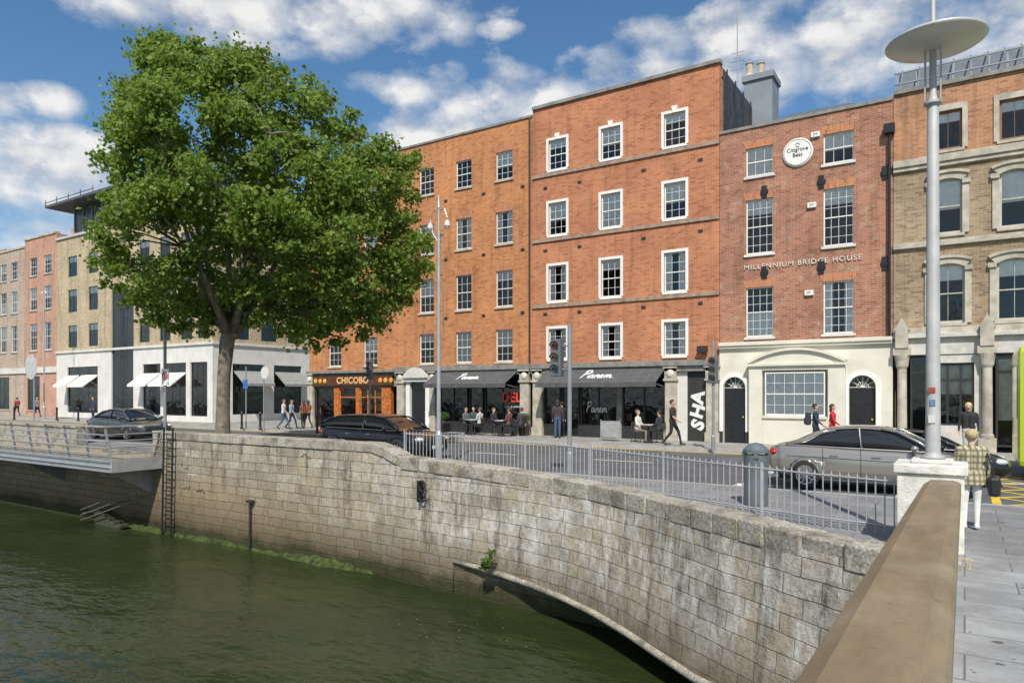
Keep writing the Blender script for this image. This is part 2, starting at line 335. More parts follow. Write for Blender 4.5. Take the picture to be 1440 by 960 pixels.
def shell(root,px0,px1,zb,zt,mat,holes,dp=9.,zlow=0.1,name='wall',top=True):
    x0,x1=fx(px0)+.01,fx(px1)-.01; mb=MB(); holed(mb,x0,x1,zb,zt,D,holes)
    mb.quad((x0,D,zlow),(x0,D+dp,zlow),(x0,D+dp,zt),(x0,D,zt)); mb.quad((x1,D,zlow),(x1,D,zt),(x1,D+dp,zt),(x1,D+dp,zlow)); mb.quad((x0,D+dp,zlow),(x1,D+dp,zlow),(x1,D+dp,zt),(x0,D+dp,zt))
    mb.quad((x0,D+.3,zt),(x1,D+.3,zt),(x1,D+.3,zt-.5),(x0,D+.3,zt-.5))
    mb.build(name,mat,root)
    if top: MB().box(x0,x1,D+.3,D+dp,zt-.52,zt-.42).build('roof',SLATE,root)
    MB().quad((x0+.02,D+1.2,zlow),(x1-.02,D+1.2,zlow),(x1-.02,D+1.2,zt-.6),(x0+.02,D+1.2,zt-.6)).build('room_dark_sheet',ROOM_DARK,root)  # flat near-black sheet, its colour stands for the darkness inside the rooms
    return x0,x1
def cols_rows(root,clist,rlist,**kw):
    hs=[]
    for px,w in clist:
        x=fx(px)
        for z0,z1 in rlist: hs.append((x-w/2,x+w/2,z0,z1)); window(root,x,D,z0,w,z1-z0,**kw)
    return hs
for nm,p0,p1,zt,bm,lab,cs in (('terraced_building',-70,35,15.3,BRK_A0,'dull buff brick terraced building, leftmost of the row along the quay',[(-30,1.3),(-8,1.3),(5,1.3),(20,1.3)]),('terraced_building',35,80,15.9,BRK_A,'salmon pink brick building between the buff terrace and the yellow brick block',[(47,1.4),(67,1.4)])):
    b=empty(nm,(fx((p0+p1)/2),D,.1)); hs=cols_rows(b,cs,[(12.6,14.2),(9.5,11.5),(5.9,8.3)],sill=STONE)
    g=[(fx(c[0])-1.2,fx(c[0])+1.2,.6,3.6) for c in cs[::2]]
    for q in g: window(b,(q[0]+q[1])/2,D,q[2],q[1]-q[0],q[3]-q[2],cols=2,rows=1,fm=DARK,curt=0)
    x0,x1=shell(b,p0,p1,.1,zt,bm,hs+g)
    MB().box(x0,x1,D-.08,D+.3,zt+.002,zt+.16).build('parapet_coping',STONE,b); MB().box(x0,x1,D-.12,D-.003,3.9,4.4).build('shop_fascia',PALE,b)
    ch=MB().box(x0+2,x0+4,D+3,D+4.2,zt-.4,zt+1.5).build('chimney',bm,b)
    m=MB(); [m.lathe((x0+2.3+i*.45,D+3.6,zt+1.5),[(.14,0),(.11,.5)],10) for i in range(4)]; m.build('chimney_pots',M((.4,.2,.12)),ch)
    tag(b,lab,'building')
b=empty('apartment_building',(fx(190),D,.1))
cB=[(102,1.5),(131,1.5),(203,1.4),(232,1.4),(262,1.4),(286,1.4)]; rB=[(11.9,13.6),(8.9,10.8),(5.95,7.8)]
hs=cols_rows(b,cB,rB,cols=2,rows=1,fm=M((.03,.07,.065),.4),sill=None,curt=5)
strip=(fx(157),fx(188),.3,10.2); window(b,(strip[0]+strip[1])/2,D,.3,strip[1]-strip[0],9.9,cols=3,rows=5,fm=M((.04,.10,.10),.4),sill=None,curt=0,fw=.1)
gh=[(fx(95),fx(138),.5,4.3),(fx(201),fx(226),.5,4.3),(fx(230),fx(262),.5,4.3),(fx(268),fx(292),.5,4.3)]
for q in gh: window(b,(q[0]+q[1])/2,D,q[2],q[1]-q[0],q[3]-q[2],cols=3,rows=1,fm=DARK,sill=None,curt=0)
x0,x1=fx(80)+.01,fx(300)-.01
mb=MB(); holed(mb,x0,x1,5.5,15.2,D,hs+[(strip[0],strip[1],5.5,10.2)])
sideh=[]
for yy in (31.2,33.6,36,39,42,45):
    for z0,z1 in rB:
        sideh.append((yy-.7,yy+.7,z0,z1)); window(b,x1,yy,z0,1.4,z1-z0,cols=2,rows=1,fm=DARK,sill=None,rz=R(90),curt=5)
holed(mb,D,52,5.5,15.2,x1,sideh,side='R'); mb.quad((x0,D,0.1),(x0,52,.1),(x0,52,15.2),(x0,D,15.2)); mb.quad((x0,52,.1),(x1,52,.1),(x1,52,15.2),(x0,52,15.2)); mb.build('wall',BRK_B,b)
mb=MB(); holed(mb,x0,x1,.1,5.497,D-.03,gh+[(strip[0],strip[1],.3,5.497)],.19)
sg=[(30.5,33.2,.6,4.2),(34.0,36.6,.6,4.2),(37.6,40.2,.6,4.2)]
holed(mb,D-.03,52,.1,5.497,x1+.03,sg,.19,side='R')
mb.build('stone_base',M((.68,.66,.62),.7,0,.1,1.5),b)
for q in sg: window(b,x1,(q[0]+q[1])/2,q[2],q[1]-q[0],q[3]-q[2],cols=3,rows=1,fm=DARK,sill=None,curt=0,rz=R(90))
MB().box(x0,x1+.15,D-.15,D-.03,5.5,5.68).box(x1+.03,x1+.15,D-.03,52,5.5,5.68).build('string_course',PALE,b)
MB().box(x0,x1+.12,D-.12,D+.4,15.203,15.4).build('parapet_coping',M((.5,.49,.46)),b)
MB().quad((x0+.1,D+1.2,.1),(x1-1.2,D+1.2,.1),(x1-1.2,D+1.2,15),(x0+.1,D+1.2,15)).quad((x1-1.2,D+1.2,.1),(x1-1.2,51,.1),(x1-1.2,51,15),(x1-1.2,D+1.2,15)).build('room_dark_sheet',ROOM_DARK,b)  # near-black sheets painting the dimness behind the front and side windows
MB().box(x0,x1,D+.4,52,14.9,15.0).build('roof',SLATE,b)
ph=MB().box(x0+1,x1-3,D+1,48,15.0,18.0).build('penthouse',M((.08,.10,.11),.3),b); MB().box(x0-.8,x1-2,D-.6,49,18.0,18.2).build('penthouse_roof',LEAD,ph)
m=MB(); [m.box(x0+1+i*1.5,x0+1.08+i*1.5,D+.9,D+.99,15.4,18.0) for i in range(13)]; m.build('mullions',GREYM,ph)
m=MB(); [m.tube((x0-.8+i*.5,D-.55,18.45),(x0-.3+i*.5,D-.55,18.45),.03,n=5) for i in range(16)]; [m.tube((x0-.8+i*2,D-.55,18.2),(x0-.8+i*2,D-.55,18.7),.03,n=5) for i in range(5)]; m.build('roof_rail',DARK,ph)
AWW=M((.82,.8,.75),.8)
for (xa,xb) in ((fx(96),fx(112)),(fx(116),fx(138)),(fx(201),fx(226)),(fx(230),fx(262))):
    MB().prism([(D-.05,3.6),(D-1.2,2.75),(D-1.2,2.6),(D-.05,3.5)],'x',xa,xb).build('awning',AWW,b)
for q in sg:
    MB().prism([(x1+.05,3.7),(x1+1.3,2.8),(x1+1.3,2.62),(x1+.05,3.6)],'y',q[0]+.1,q[1]-.1).build('awning',M((.28,.28,.27),.8),b)
tag(b,'yellow brick block with white stone ground floor and white awnings behind the tree','building')
RD=[(12.8,14.2),(9.6,11.2),(6.45,8.25),(3.7,5.3)]
def pilaster(root,x,w=.5,zt=3.5):
    o=MB().box(x-w/2-.05,x+w/2+.05,D-.24,D-.003,.1,.5).box(x-w/2,x+w/2,D-.2,D-.003,.5,zt-.6).box(x-w/2-.06,x+w/2+.06,D-.27,D-.003,zt-.6,zt-.5).box(x-w/2-.02,x+w/2+.02,D-.22,D-.003,zt-.5,zt-.05).box(x-w/2-.08,x+w/2+.08,D-.3,D-.003,zt-.05,zt+.06).build('pilaster',STONE,root,bevel=.012)
    MB().lathe((x,D-.225,zt-.27),[(.001,-.07),(.09,-.06),(.16,-.03),(.17,.0)],16,'y').build('rosette',PALE,o)
def shopwin(root,xa,xb,z0,z1,nm='shop_window',div=3,fm=DARK,tr=True):
    m=MB();f=.07;m.box(xa,xa+f,D+.02,D+.14,z0,z1).box(xb-f,xb,D+.02,D+.14,z0,z1).box(xa+f,xb-f,D+.02,D+.14,z0,z0+f).box(xa+f,xb-f,D+.02,D+.14,z1-f,z1)
    for i in range(1,div): xx=xa+(xb-xa)*i/div; m.box(xx-.03,xx+.03,D+.04,D+.12,z0+f,z1-f)
    if tr: m.box(xa+f,xb-f,D+.045,D+.115,z1-.62,z1-.56)
    o=m.build(nm,fm,root); MB().quad((xa+.03,D+.08,z0+.03),(xb-.03,D+.08,z0+.03),(xb-.03,D+.08,z1-.03),(xa+.03,D+.08,z1-.03)).build('pane',GLASS,o); return o
b=empty('brick_building',(fx(496),D,.1))
hs=cols_rows(b,[(471,1.05),(521,1.05)],RD,lintel=True)
x0,x1=shell(b,435,558,3.45,15.3,BRK_D,hs)
MB().box(x0,x1,D-.06,D+.3,15.303,15.42).build('parapet_coping',DSTONE,b)
ORA=M((.46,.14,.03),.5,0,.6,9); ORL=M((.75,.33,.05),.5,0,.1); YDL=M((.6,.42,.08),.5)
fa=MB().box(x0+.5,x1-.2,D-.18,D-.003,2.58,3.12).build('shop_fascia',M((.10,.035,.015),.5,0,.5,6),b); MB().box(x0,x1,D-.3,D,3.3,3.447).build('cornice',DSTONE,b)
MB().box(x0,x1,D-.003,D+.2,2.5,3.447).build('lintel_beam',DSTONE,b)
xm=(x0+x1)/2; text('CHICOBO',.52,(xm+.3,D-.19,2.85),M((.85,.5,.22),.5,0,.05),'lettering',fa,ext=.012,bold=.01,sp=1.12)
for dx,mt in ((-3.2,RED),(-2.8,YDL),(-2.4,ORL),(-2.0,YDL),(2.5,ORL),(2.9,YDL),(3.3,ORL)): MB().lathe((xm+dx,D-.19,2.85),[(.05,-.03),(.14,-.02),(.15,.01)],8,'y').build('round_emblem',mt,fa)
shopwin(b,x0+.5,x0+2.2,.1,2.48,'roller_shutter',1,M((.05,.05,.05)),False)
for q0,q1 in ((x0+2.2,x0+2.6),(x0+4.0,x0+4.3),(x1-1.1,x1-.4)): MB().box(q0,q1,D-.05,D+.2,.1,2.48).build('orange_panel',ORA,b)
shopwin(b,x0+2.6,x0+4.0,.1,2.48,'door',1,ORA); sw=shopwin(b,x0+4.3,x1-1.1,.1,2.48,'shop_window',3,ORA)
for i in range(3):
    for j in range(3): MB().lathe((x0+4.75+i*.75,D+.3,.7+j*.62),[(.06,0),(.24,.01),(.24,.03)],7,'y').build('window_pattern',ORL if (i+j)%2 else YDL,sw)
pilaster(b,x0+.25,.45,3.25)
tag(b,'narrow brick building with dark and orange shopfront, half hidden by the tree','building')
def panem(root,xa,xb,sz,name='awning'):
    AW=M((.085,.085,.088),.85); o=MB().prism([(D-.2,3.25),(D-1.35,2.6),(D-1.35,2.4),(D-1.33,2.4),(D-1.33,2.58),(D-.2,3.2)],'x',xa,xb).build(name,AW,root)
    m=MB(); [m.path([(xa+(xb-xa)*i/12,D-.2,3.255),(xa+(xb-xa)*i/12,D-1.355,2.603),(xa+(xb-xa)*i/12,D-1.355,2.4)],.008,4) for i in range(13)]; m.build('awning_seams',M((.16,.16,.16)),o)
    m=MB(); [m.tube((xx,D-.1,2.4),(xx,D-1.32,2.58),.018,n=6) for xx in (xa+.1,xb-.1)]; m.build('awning_arm',GREYM,o)
    script(((xa+xb)/2,D-.80,2.94),sz,math.atan2(.65,1.15),M((.85,.85,.83)),o,True)
    return o
def interior_items(root,xa,xb,n,seed):
    r=random.Random(seed)
    for i in range(n):
        x=xa+(xb-xa)*(i+.5)/n+r.uniform(-.1,.1); c_=r.choice([(.5,.42,.3),(.25,.12,.06),(.5,.5,.48),(.12,.2,.1),(.35,.2,.08)])
        if i%3==0: o=MB().tube((x,D+.75,3.0),(x,D+.75,2.35),.01,n=4).lathe((x,D+.75,2.15),[(.14,0),(.1,.12),(.03,.22)],12).build('pendant_lamp',M(c_),root)
        else: MB().box(x-.2,x+.2,D+.5,D+.7,.9,.93).lathe((x-.08,D+.6,.93),[(.06,0),(.06,.18),(.02,.26)],8).box(x+.04,x+.14,D+.55,D+.62,.93,1.12+r.uniform(0,.2)).build('window_display',M(c_),root)
b=empty('brick_building',(fx(653),D,.1))
hs=cols_rows(b,[(600,1.0),(652,1.0),(709,1.0)],RD,lintel=True)
x0,x1=shell(b,558,749,3.55,15.55,BRK_D,hs)
MB().box(x0,x1,D-.06,D+.3,15.553,15.66).build('parapet_coping',DSTONE,b)
MB().box(x0,x1,D-.22,D-.003,3.06,3.3).box(x0,x1,D-.32,D-.003,3.3,3.55).build('shop_fascia',DSTONE,b,bevel=.01)
MB().box(x0,x1,D-.003,D+.2,3.06,3.547).build('lintel_beam',DSTONE,b)
for p in (566,740): pilaster(b,fx(p),.5,3.25)
pilaster(b,fx(611),.35,3.25)
xa,xb=fx(573),fx(606)
e=MB().box(xa,xa+.28,D-.14,D+.1,.1,2.75).box(xb-.28,xb,D-.14,D+.1,.1,2.75).box(xa-.05,xb+.05,D-.28,D+.1,2.75,2.95).build('entrance_surround',WHITE,b)
ar=arc(xb-xa+.1,.55,12); cx=(xa+xb)/2; MB().prism([(cx+p[0],2.953+p[1]) for p in ar],'y',D-.4,D-.225).build('pediment',PALE,e)
dd=MB().box(xa+.28,xb-.28,D+.04,D+.1,.1,2.25).build('door',BLACK,b); MB().quad((xa+.28,D+.03,2.26),(xb-.28,D+.03,2.26),(xb-.28,D+.03,2.74),(xa+.28,D+.03,2.74)).build('fanlight',GLASS,dd); MB().ell((xb-.4,D+.02,1.1),.04).build('door_handle',YEL,dd)
xa,xb=fx(617)+.05,fx(733)
shopwin(b,xa,xa+(xb-xa)*.36,.6,3.05,div=2); shopwin(b,xa+(xb-xa)*.38,xa+(xb-xa)*.55,.1,3.05,'door',1); sw=shopwin(b,xa+(xb-xa)*.57,xb,.6,3.05,div=2)
for q0,q1 in ((xa,xa+(xb-xa)*.37),(xa+(xb-xa)*.56,xb)): MB().box(q0,q1,D-.05,D+.1,.1,.6).build('stallriser',DARK,b)
text('DELI',.66,(fx(721),D-.0,1.9),M((.85,.07,.05),.5),'lettering',sw,bold=.012); text('WINE & COFFEE',.13,(fx(721),D+.0,1.45),M((.7,.7,.66)),'lettering',sw)
interior_items(b,xa+.2,xb-.2,9,3)
panem(b,fx(619),fx(731),.62)
for px in (627,680,735):
    for z in (6.0,9.1,12.2): MB().box(fx(px)-.11,fx(px)+.11,D-.02,D-.002,z,z+.14).build('air_vent',DARK,b)
MB().tube((x1-.12,D-.08,3.6),(x1-.12,D-.08,15.5),.05,n=8).build('drainpipe',DARK,b)
tag(b,'orange brick five storey building with plain small sash windows and a white entrance','building')
b=empty('brick_building',(fx(880),D,.1))
RE=[(12.78,14.2),(9.66,11.2),(6.5,8.2),(3.75,5.2)]
hs=[]; CE={(784,0):5,(859,0):1,(949,0):5,(784,1):1,(859,1):4,(949,1):1,(784,2):2,(859,2):5,(949,2):2}
for j,(z0,z1) in enumerate(RE):
    for px in (784,859,949):
        x=fx(px); hs.append((x-.48,x+.48,z0,z1)); window(b,x,D,z0,.96,z1-z0,surr='box',key=(j==0),sill=WHITE,curt=CE.get((px,j),2))
x0,x1=shell(b,749,1012,3.55,15.85,BRK_E,hs,5.2)
MB().box(x1+.002,x1+.03,D+.5,D+5.2,12.9,15.8).build('slate_cladding',M((.05,.055,.06),.6,0,.5,3,.4),b)
m=MB(); [m.tube((x1+.06,D+.9+i*1.3,13),(x1+.06,D+.9+i*1.3,15.9),.035,n=5) for i in range(4)]; m.build('cladding_battens',DARK,b)
MB().box(x0,x1+.05,D-.1,D+.32,15.853,16.0).build('parapet_coping',DSTONE,b)
for z in (12.5,9.38,6.22): MB().box(x0,x1,D-.07,D-.003,z,z+.15).build('string_course',M((.33,.24,.18),.8,0,.3),b)
MB().box(x0,x1,D-.22,D-.003,3.06,3.3).box(x0,x1,D-.34,D-.003,3.3,3.52).box(x0,x1,D-.003,D+.2,3.06,3.547).build('shop_fascia',DSTONE,b,bevel=.01)
for p in (758,945,1003): pilaster(b,fx(p),.5,3.25)
xa,xb=fx(765),fx(868)
shopwin(b,xa,xa+.9,.6,3.05,div=1); shopwin(b,xa+.95,xa+1.9,.1,3.05,'door',1); sw=shopwin(b,xa+1.95,xb,.6,3.05,div=2)
script(((xa+xb)/2+.9,D+.01,1.45),.5,R(90),M((.75,.75,.72)),sw,True)
for q0,q1 in ((xa,xa+.93),(xa+1.92,xb)): MB().box(q0,q1,D-.05,D+.1,.1,.6).build('stallriser',DARK,b)
MB().box(xb,fx(875),D-.08,D+.1,.1,3.05).build('pier',DSTONE,b)
shopwin(b,fx(875),fx(937),.6,3.05,div=2); MB().box(fx(875),fx(937),D-.05,D+.1,.1,.6).build('stallriser',DARK,b)
interior_items(b,xa+.2,fx(937)-.2,11,8)
MB().box(fx(953),fx(967),D-.06,D+.1,.1,3.05).build('pier',PALE,b)
gsh=MB().box(fx(967),fx(996),D-.0,D+.1,.1,3.05).build('painted_shutter',M((.03,.03,.03)),b)
for i,ch in enumerate('AHS'): text(ch,.74,(fx(982),D-.01,1.95-i*.58),M((.75,.75,.73)),'graffiti_lettering',gsh,rot=(R(90),R(-80+i*7),0),bold=.035,sx=1.05)
MB().box(x1-.35,x1-.03,D-.1,D+.1,.1,3.05).build('pier',STONE,b)
panem(b,fx(773),fx(938),.72)
for px in (767,815,905,985):
    for z in (5.85,8.9,11.9): MB().box(fx(px)-.1,fx(px)+.1,D-.02,D-.002,z,z+.13).build('air_vent',DARK,b)
MB().box(fx(990)-.2,fx(990)+.2,D-.35,D-.1,3.85,4.1).build('floodlight',DARK,b)
tag(b,'tallest red brick building with white framed windows and a wide black awning','building')
b=empty('brick_house',(fx(1130),D,.1))
RF=[(10.9,12.05),(7.75,9.95),(4.4,6.4)]; hs=[]
for px in (1068,1179):
    for j,(z0,z1) in enumerate(RF):
        x=fx(px); hs.append((x-.53,x+.53,z0,z1)); window(b,x,D,z0,1.06,z1-z0,cols=4 if j else 3,rows=(2,6,6)[j],lintel=True,curt=(4,5,3)[j] if px<1100 else (1,5,2)[j],sill=PALE)
x0,x1=shell(b,1012,1256,4.05,12.85,BRK_F,hs,8,top=False)
MB().box(x0,x1,D-.06,D+.3,12.853,12.97).build('parapet_coping',DSTONE,b)
xm=(x0+x1)/2
MB().add([(x0,D+.3,12.6),(x1,D+.3,12.6),(x1,D+8,12.6),(x0,D+8,12.6),(xm-1.2,D+4,14.6),(xm+1.2,D+4,14.6)],[(0,1,5,4),(1,2,5),(2,3,4,5),(3,0,4)]).build('roof',SLATE,b)
text('MILLENNIUM BRIDGE HOUSE',.27,(fx(1126),D-.04,7.22),M((.66,.63,.57),.5),'lettering',b,ext=.012,sx=1.04,sp=1.22)
pl=MB().lathe((fx(1122),D-.05,fz(1122,215)),[(.52,-.03),(.56,0),(.56,.05)],32,'y').build('round_sign',WHITE,b)
z=fz(1122,215); text('Citigrove\nBest',.21,(fx(1122),D-.085,z-.0),BLACK,'lettering',pl); text('The',.08,(fx(1122),D-.085,z+.21),BLACK,'lettering',pl); m=MB().path([(fx(1122)-.09,D-.085,z+.29),(fx(1122),D-.085,z+.36),(fx(1122)+.09,D-.085,z+.29)],.012,6); m.build('emblem',BLACK,pl)
MB().path([(fx(1122)+.5*math.cos(t),D-.083,z+.5*math.sin(t)) for t in [math.pi*2*i/40 for i in range(41)]],.008,5).build('ring',BLACK,pl)
for px,py in ((1075,270),(1155,256),(1075,383),(1155,376),(1245,243),(1245,370)):
    pp=MB().lathe((fx(px),D-.03,fz(px,py)),[(.001,-.05),(.13,-.045),(.16,0),(.16,.04)],16,'y').build('pattress_plate',BLACK,b)
    MB().box(fx(px)-.1,fx(px)+.1,D-.055,D-.01,fz(px,py)-.24,fz(px,py)+.24).build('pattress_bar',BLACK,pp)
for px,py in ((1147,190),(1142,289),(1138,412)):
    a_=MB().box(fx(px)-.16,fx(px)+.16,D-.1,D-.003,fz(px,py)-.1,fz(px,py)+.1).build('alarm_box',WHITE,b,bevel=.015); text('JM',.14,(fx(px),D-.105,fz(px,py)),BLACK,'lettering',a_,ext=.002)
d1=(fx(1018),fx(1049)); d2=(fx(1194),fx(1232)); wn=(fx(1078),fx(1162),1.25,2.95)
dz=2.35; rr1=(d1[1]-d1[0])/2; rr2=(d2[1]-d2[0])/2
mb=MB(); holed(mb,x0,x1,.1,4.05,D-.06,[(d1[0],d1[1],.1,dz+rr1),(d2[0],d2[1],.1,dz+rr2),(wn[0],wn[1],wn[2],wn[3])],.3)
for (a,c_) ,r in ((d1,rr1),(d2,rr2)):
    cx=(a+c_)/2; pts=[(cx+r*math.cos(t),dz+r*math.sin(t)) for t in [math.pi*i/16 for i in range(17)]]
    for i in range(16):
        p,q=pts[i],pts[i+1]; zt=dz+r; mb.quad((p[0],D-.059,p[1]),(p[0],D-.059,zt),(q[0],D-.059,zt),(q[0],D-.059,q[1])); mb.quad((p[0],D-.059,p[1]),(q[0],D-.059,q[1]),(q[0],D+.2,q[1]),(p[0],D+.2,p[1]))
mb.build('stucco_front',CREAM,b)
MB().box(x0,x1,D-.2,D-.062,3.95,4.05).box(x0,x1,D-.26,D-.0,4.053,4.2).build('cornice',CREAM,b,bevel=.02)
w0,w1=fx(1056),fx(1190)
bay=MB().box(w0,wn[0]-.1,D-.35,D-.062,.1,3.2).box(wn[1]+.1,w1,D-.35,D-.062,.1,3.2).box(wn[0]-.1,wn[1]+.1,D-.35,D-.062,.1,wn[2]-.05).box(wn[0]-.1,wn[1]+.1,D-.35,D-.062,wn[3]+.08,3.2).build('bay_surround',CREAM,b,bevel=.015)
MB().box(w0-.1,w1+.1,D-.45,D-.262,3.203,3.3).build('bay_cornice',CREAM,bay)
ar=arc(w1-w0,.5,14); MB().prism([((w0+w1)/2+p[0],3.303+p[1]) for p in ar],'y',D-.36,D-.065).build('bay_pediment',CREAM,bay)
ar2=[(p[0]*1.03,p[1]+.1) for p in ar]; m=MB()
for i in range(14): m.prism([((w0+w1)/2+p[0],3.303+p[1]) for p in (ar[i],ar[i+1],ar2[i+1],ar2[i])],'y',D-.48,D-.065)
m.build('arched_moulding',CREAM,bay)
window(b,(wn[0]+wn[1])/2,D-.36,wn[2],wn[1]-wn[0],wn[3]-wn[2],cols=6,rows=4,curt=4,sill=CREAM,sproud=.06)
for q0,q1 in ((x0,d1[0]-.02),(d1[1]+.02,w0),(w1,d2[0]-.02),(d2[1]+.02,x1)): MB().box(q0,q1,D-.12,D-.062,.1,.55).build('plinth',DARK,b)
for (a,c_),r in ((d1,rr1),(d2,rr2)):
    cx=(a+c_)/2; m=MB().box(a,c_,D+.1,D+.16,.1,dz)
    for zz in ((.3,1.0),(1.15,1.6),(1.7,2.2)):
        for s_ in (-1,1): m.box(cx+s_*r*.5-r*.3,cx+s_*r*.5+r*.3,D+.085,D+.1,zz[0],zz[1])
    dr=m.build('door',BLACK,b); MB().ell((cx+r*.7,D+.06,1.15),.035).build('door_handle',YEL,dr)
    fl=MB().quad(*[(cx+r*math.cos(math.pi*i/16),D+.12,dz+r*math.sin(math.pi*i/16)) for i in range(17)]).build('fanlight',GLASS,dr)
    m=MB(); [m.tube((cx,D+.1,dz),(cx+r*math.cos(t),D+.1,dz+r*math.sin(t)),.012,n=4) for t in [math.pi*i/6 for i in range(7)]]; m.path([(cx+r*.45*math.cos(math.pi*i/10),D+.1,dz+r*.45*math.sin(math.pi*i/10)) for i in range(11)],.012,4); m.build('fanlight_bars',WHITE,dr)
    m=MB()
    i_=[((r)*math.cos(math.pi*i/14),(r)*math.sin(math.pi*i/14)) for i in range(15)]
    for i in range(14):
        p,q=i_[i],i_[i+1]; k=(r+.16)/r; m.prism([(cx+p[0],dz+p[1]),(cx+q[0],dz+q[1]),(cx+q[0]*k,dz+q[1]*k),(cx+p[0]*k,dz+p[1]*k)],'y',D-.1,D-.062)
    m.box(a-.16,a,D-.1,D-.062,.56,dz).box(c_,c_+.16,D-.1,D-.062,.56,dz); m.build('door_surround',WHITE,b)
m=MB().path([(x1-.1,D-.14,4.2),(x1-.1,D-.14,11.6)],.05,8); m.build('drainpipe',BLACK,b); MB().box(x1-.28,x1+.08,D-.3,D-.03,11.6,11.95).build('hopper_head',BLACK,b,bevel=.02)
tag(b,'weathered red brick house with wall lettering, round white sign and cream arched-door ground floor','house')
ch=empty('chimney_stack',(fx(1066,34.5),34.5,12.5))
ux0,ux1=fx(1046,34.5),fx(1086,34.5); MB().box(ux0,ux1,34.5,35.9,12.0,fz(1066,112,34.5)).box(ux0-.08,ux1+.08,34.4,36,fz(1066,112,34.5),fz(1066,104,34.5)).build('stack',M((.22,.25,.28),.7,0,.15,1),ch)
for px in (1054,1070): MB().lathe((fx(px,35),35,fz(px,104,34.5)),[(.2,0),(.22,.1),(.16,.2),(.15,.65),(.2,.7),(.14,.75)],12).build('chimney_pot',M((.5,.42,.28),.8),ch)
tag(ch,'grey rendered chimney stack with two buff pots above the red brick house','chimney')
an=empty('antenna_mast',(fx(1037,33),33,15)); MB().tube((fx(1037,33),33,15.4),(fx(1037,33),33,24),.025,n=6).build('mast',GREYM,an); m=MB(); [m.tube((fx(1037,33)-.3,33,z),(fx(1037,33)+.3,33,z),.012,n=5) for z in (17.2,17.6,18)]; m.build('aerial_rods',GREYM,an); tag(an,'thin rooftop antenna mast beside the grey chimney','antenna')
b=empty('brick_building',(fx(1380),D,.1))
hs=[]; colsG=(1333,1427,1515)
for px in colsG:
    x=fx(px)
    for (z0,z1,w,sr,ri,ro) in ((10.72,12.1,.85,'box2',0,1),(7.75,9.7,.85,'arch',.12,2),(4.6,6.7,1.0,'arch',.15,2)):
        hs.append((x-w/2,x+w/2,z0,z1)); wo=window(b,x,D,z0,w,z1-z0,cols=2 if z0>10 else (1 if z0>7 else 2),rows=ro,fm=M((.25,.12,.06)) if z0>10 else M((.5,.47,.40)),surr='arch' if sr=='arch' else None,rise=ri,sill=STONE,curt=5 if z0<7 else (1 if z0<10 else 5),fw=.07)
        if sr=='box2': MB().box(x-w/2-.16,x-w/2-.002,D-.05,D+.03,z0,z1+.2).box(x+w/2+.002,x+w/2+.16,D-.05,D+.03,z0,z1+.2).box(x-w/2-.002,x+w/2+.002,D-.05,D+.03,z1+.002,z1+.2).build('stone_architrave',STONE,b)
lo=[h for h in hs if h[3]<10.3]; hi=[h for h in hs if h[2]>10.3]
x0,x1=shell(b,1256,1560,4.25,10.35,BRK_G,lo,9,top=False)
mb=MB(); holed(mb,x0,x1,10.353,13.0,D,hi); mb.quad((x0,D,10.35),(x0,D+9,10.35),(x0,D+9,13),(x0,D,13)); mb.build('upper_wall',BRK_G2,b)
MB().quad((x0+.02,D+1.2,10.3),(x1,D+1.2,10.3),(x1,D+1.2,12.9),(x0+.02,D+1.2,12.9)).build('room_dark_sheet',ROOM_DARK,b)  # near-black sheet in place of dim upper rooms
MB().box(x0,x1,D-.16,D-.003,10.3,10.55).box(x0,x1,D-.1,D-.003,10.15,10.3).build('cornice',STONE,b,bevel=.015)
for z,h_ in ((7.35,.2),(4.25,.22)): MB().box(x0,x1,D-.12,D-.003,z,z+h_).build('string_course',STONE,b,bevel=.01)
MB().box(x0,x1,D-.1,D+.3,13.003,13.15).build('parapet_coping',DSTONE,b)
tr=MB(); [tr.box(fx(px)-.02,fx(px)+.02,D+.35,D+.41,13.0,13.9) for px in range(1262,1540,26)]
for z in (13.5,13.9): tr.box(x0,x1,D+.32,D+.38,z,z+.04)
tr.build('roof_railing',GREYM,b)
gl=MB().add([(x0,D+.6,13.1),(x1,D+.6,13.1),(x1,D+2.6,14.9),(x0,D+2.6,14.9)],[(0,1,2,3)]).build('glazed_roof',GLASS,b); MB().box(x0,x1,D+.5,D+8,12.9,13.05).build('roof',LEAD,b)
MB().box(x0,x1,D+2.7,D+8,13.05,14.9).build('rooftop_store',M((.25,.27,.29)),b)
m=MB(); [m.tube((fx(px),D+.6,13.12),(fx(px),D+2.6,14.92),.03,n=4) for px in range(1262,1545,26)]; m.build('glazing_bars',GREYM,gl)
MB().box(x0,x1,D-.08,D+.2,3.5,4.1).box(x0,x1,D-.25,D+.2,4.1,4.247).build('shop_fascia',M((.55,.53,.48)),b,bevel=.015)
for px in (1269,1388,1500):
    x=fx(px); o=MB().box(x-.26,x+.26,D-.35,D-.0,.1,.6).build('column_base',STONE,b); MB().lathe((x,D-.17,.6),[(.2,0),(.2,.1),(.16,.15),(.15,2.4),(.2,2.5),(.22,2.7),(.26,2.9)],16).build('column_shaft',STONE,o)
    MB().box(x-.28,x+.28,D-.36,D-.0,3.5,3.75).box(x-.2,x+.2,D-.4,D-.0,3.75,4.4).prism([(x-.24,4.4),(x+.24,4.4),(x,4.85)],'y',D-.4,D-.0).build('column_capital',STONE,o)
shopwin(b,fx(1280),fx(1305),.1,3.48,'door',1); shopwin(b,fx(1314),fx(1370),1.0,3.2,div=3); MB().box(fx(1314),fx(1370),D-.04,D+.1,.1,1.0).build('stallriser',M((.55,.53,.48)),b)
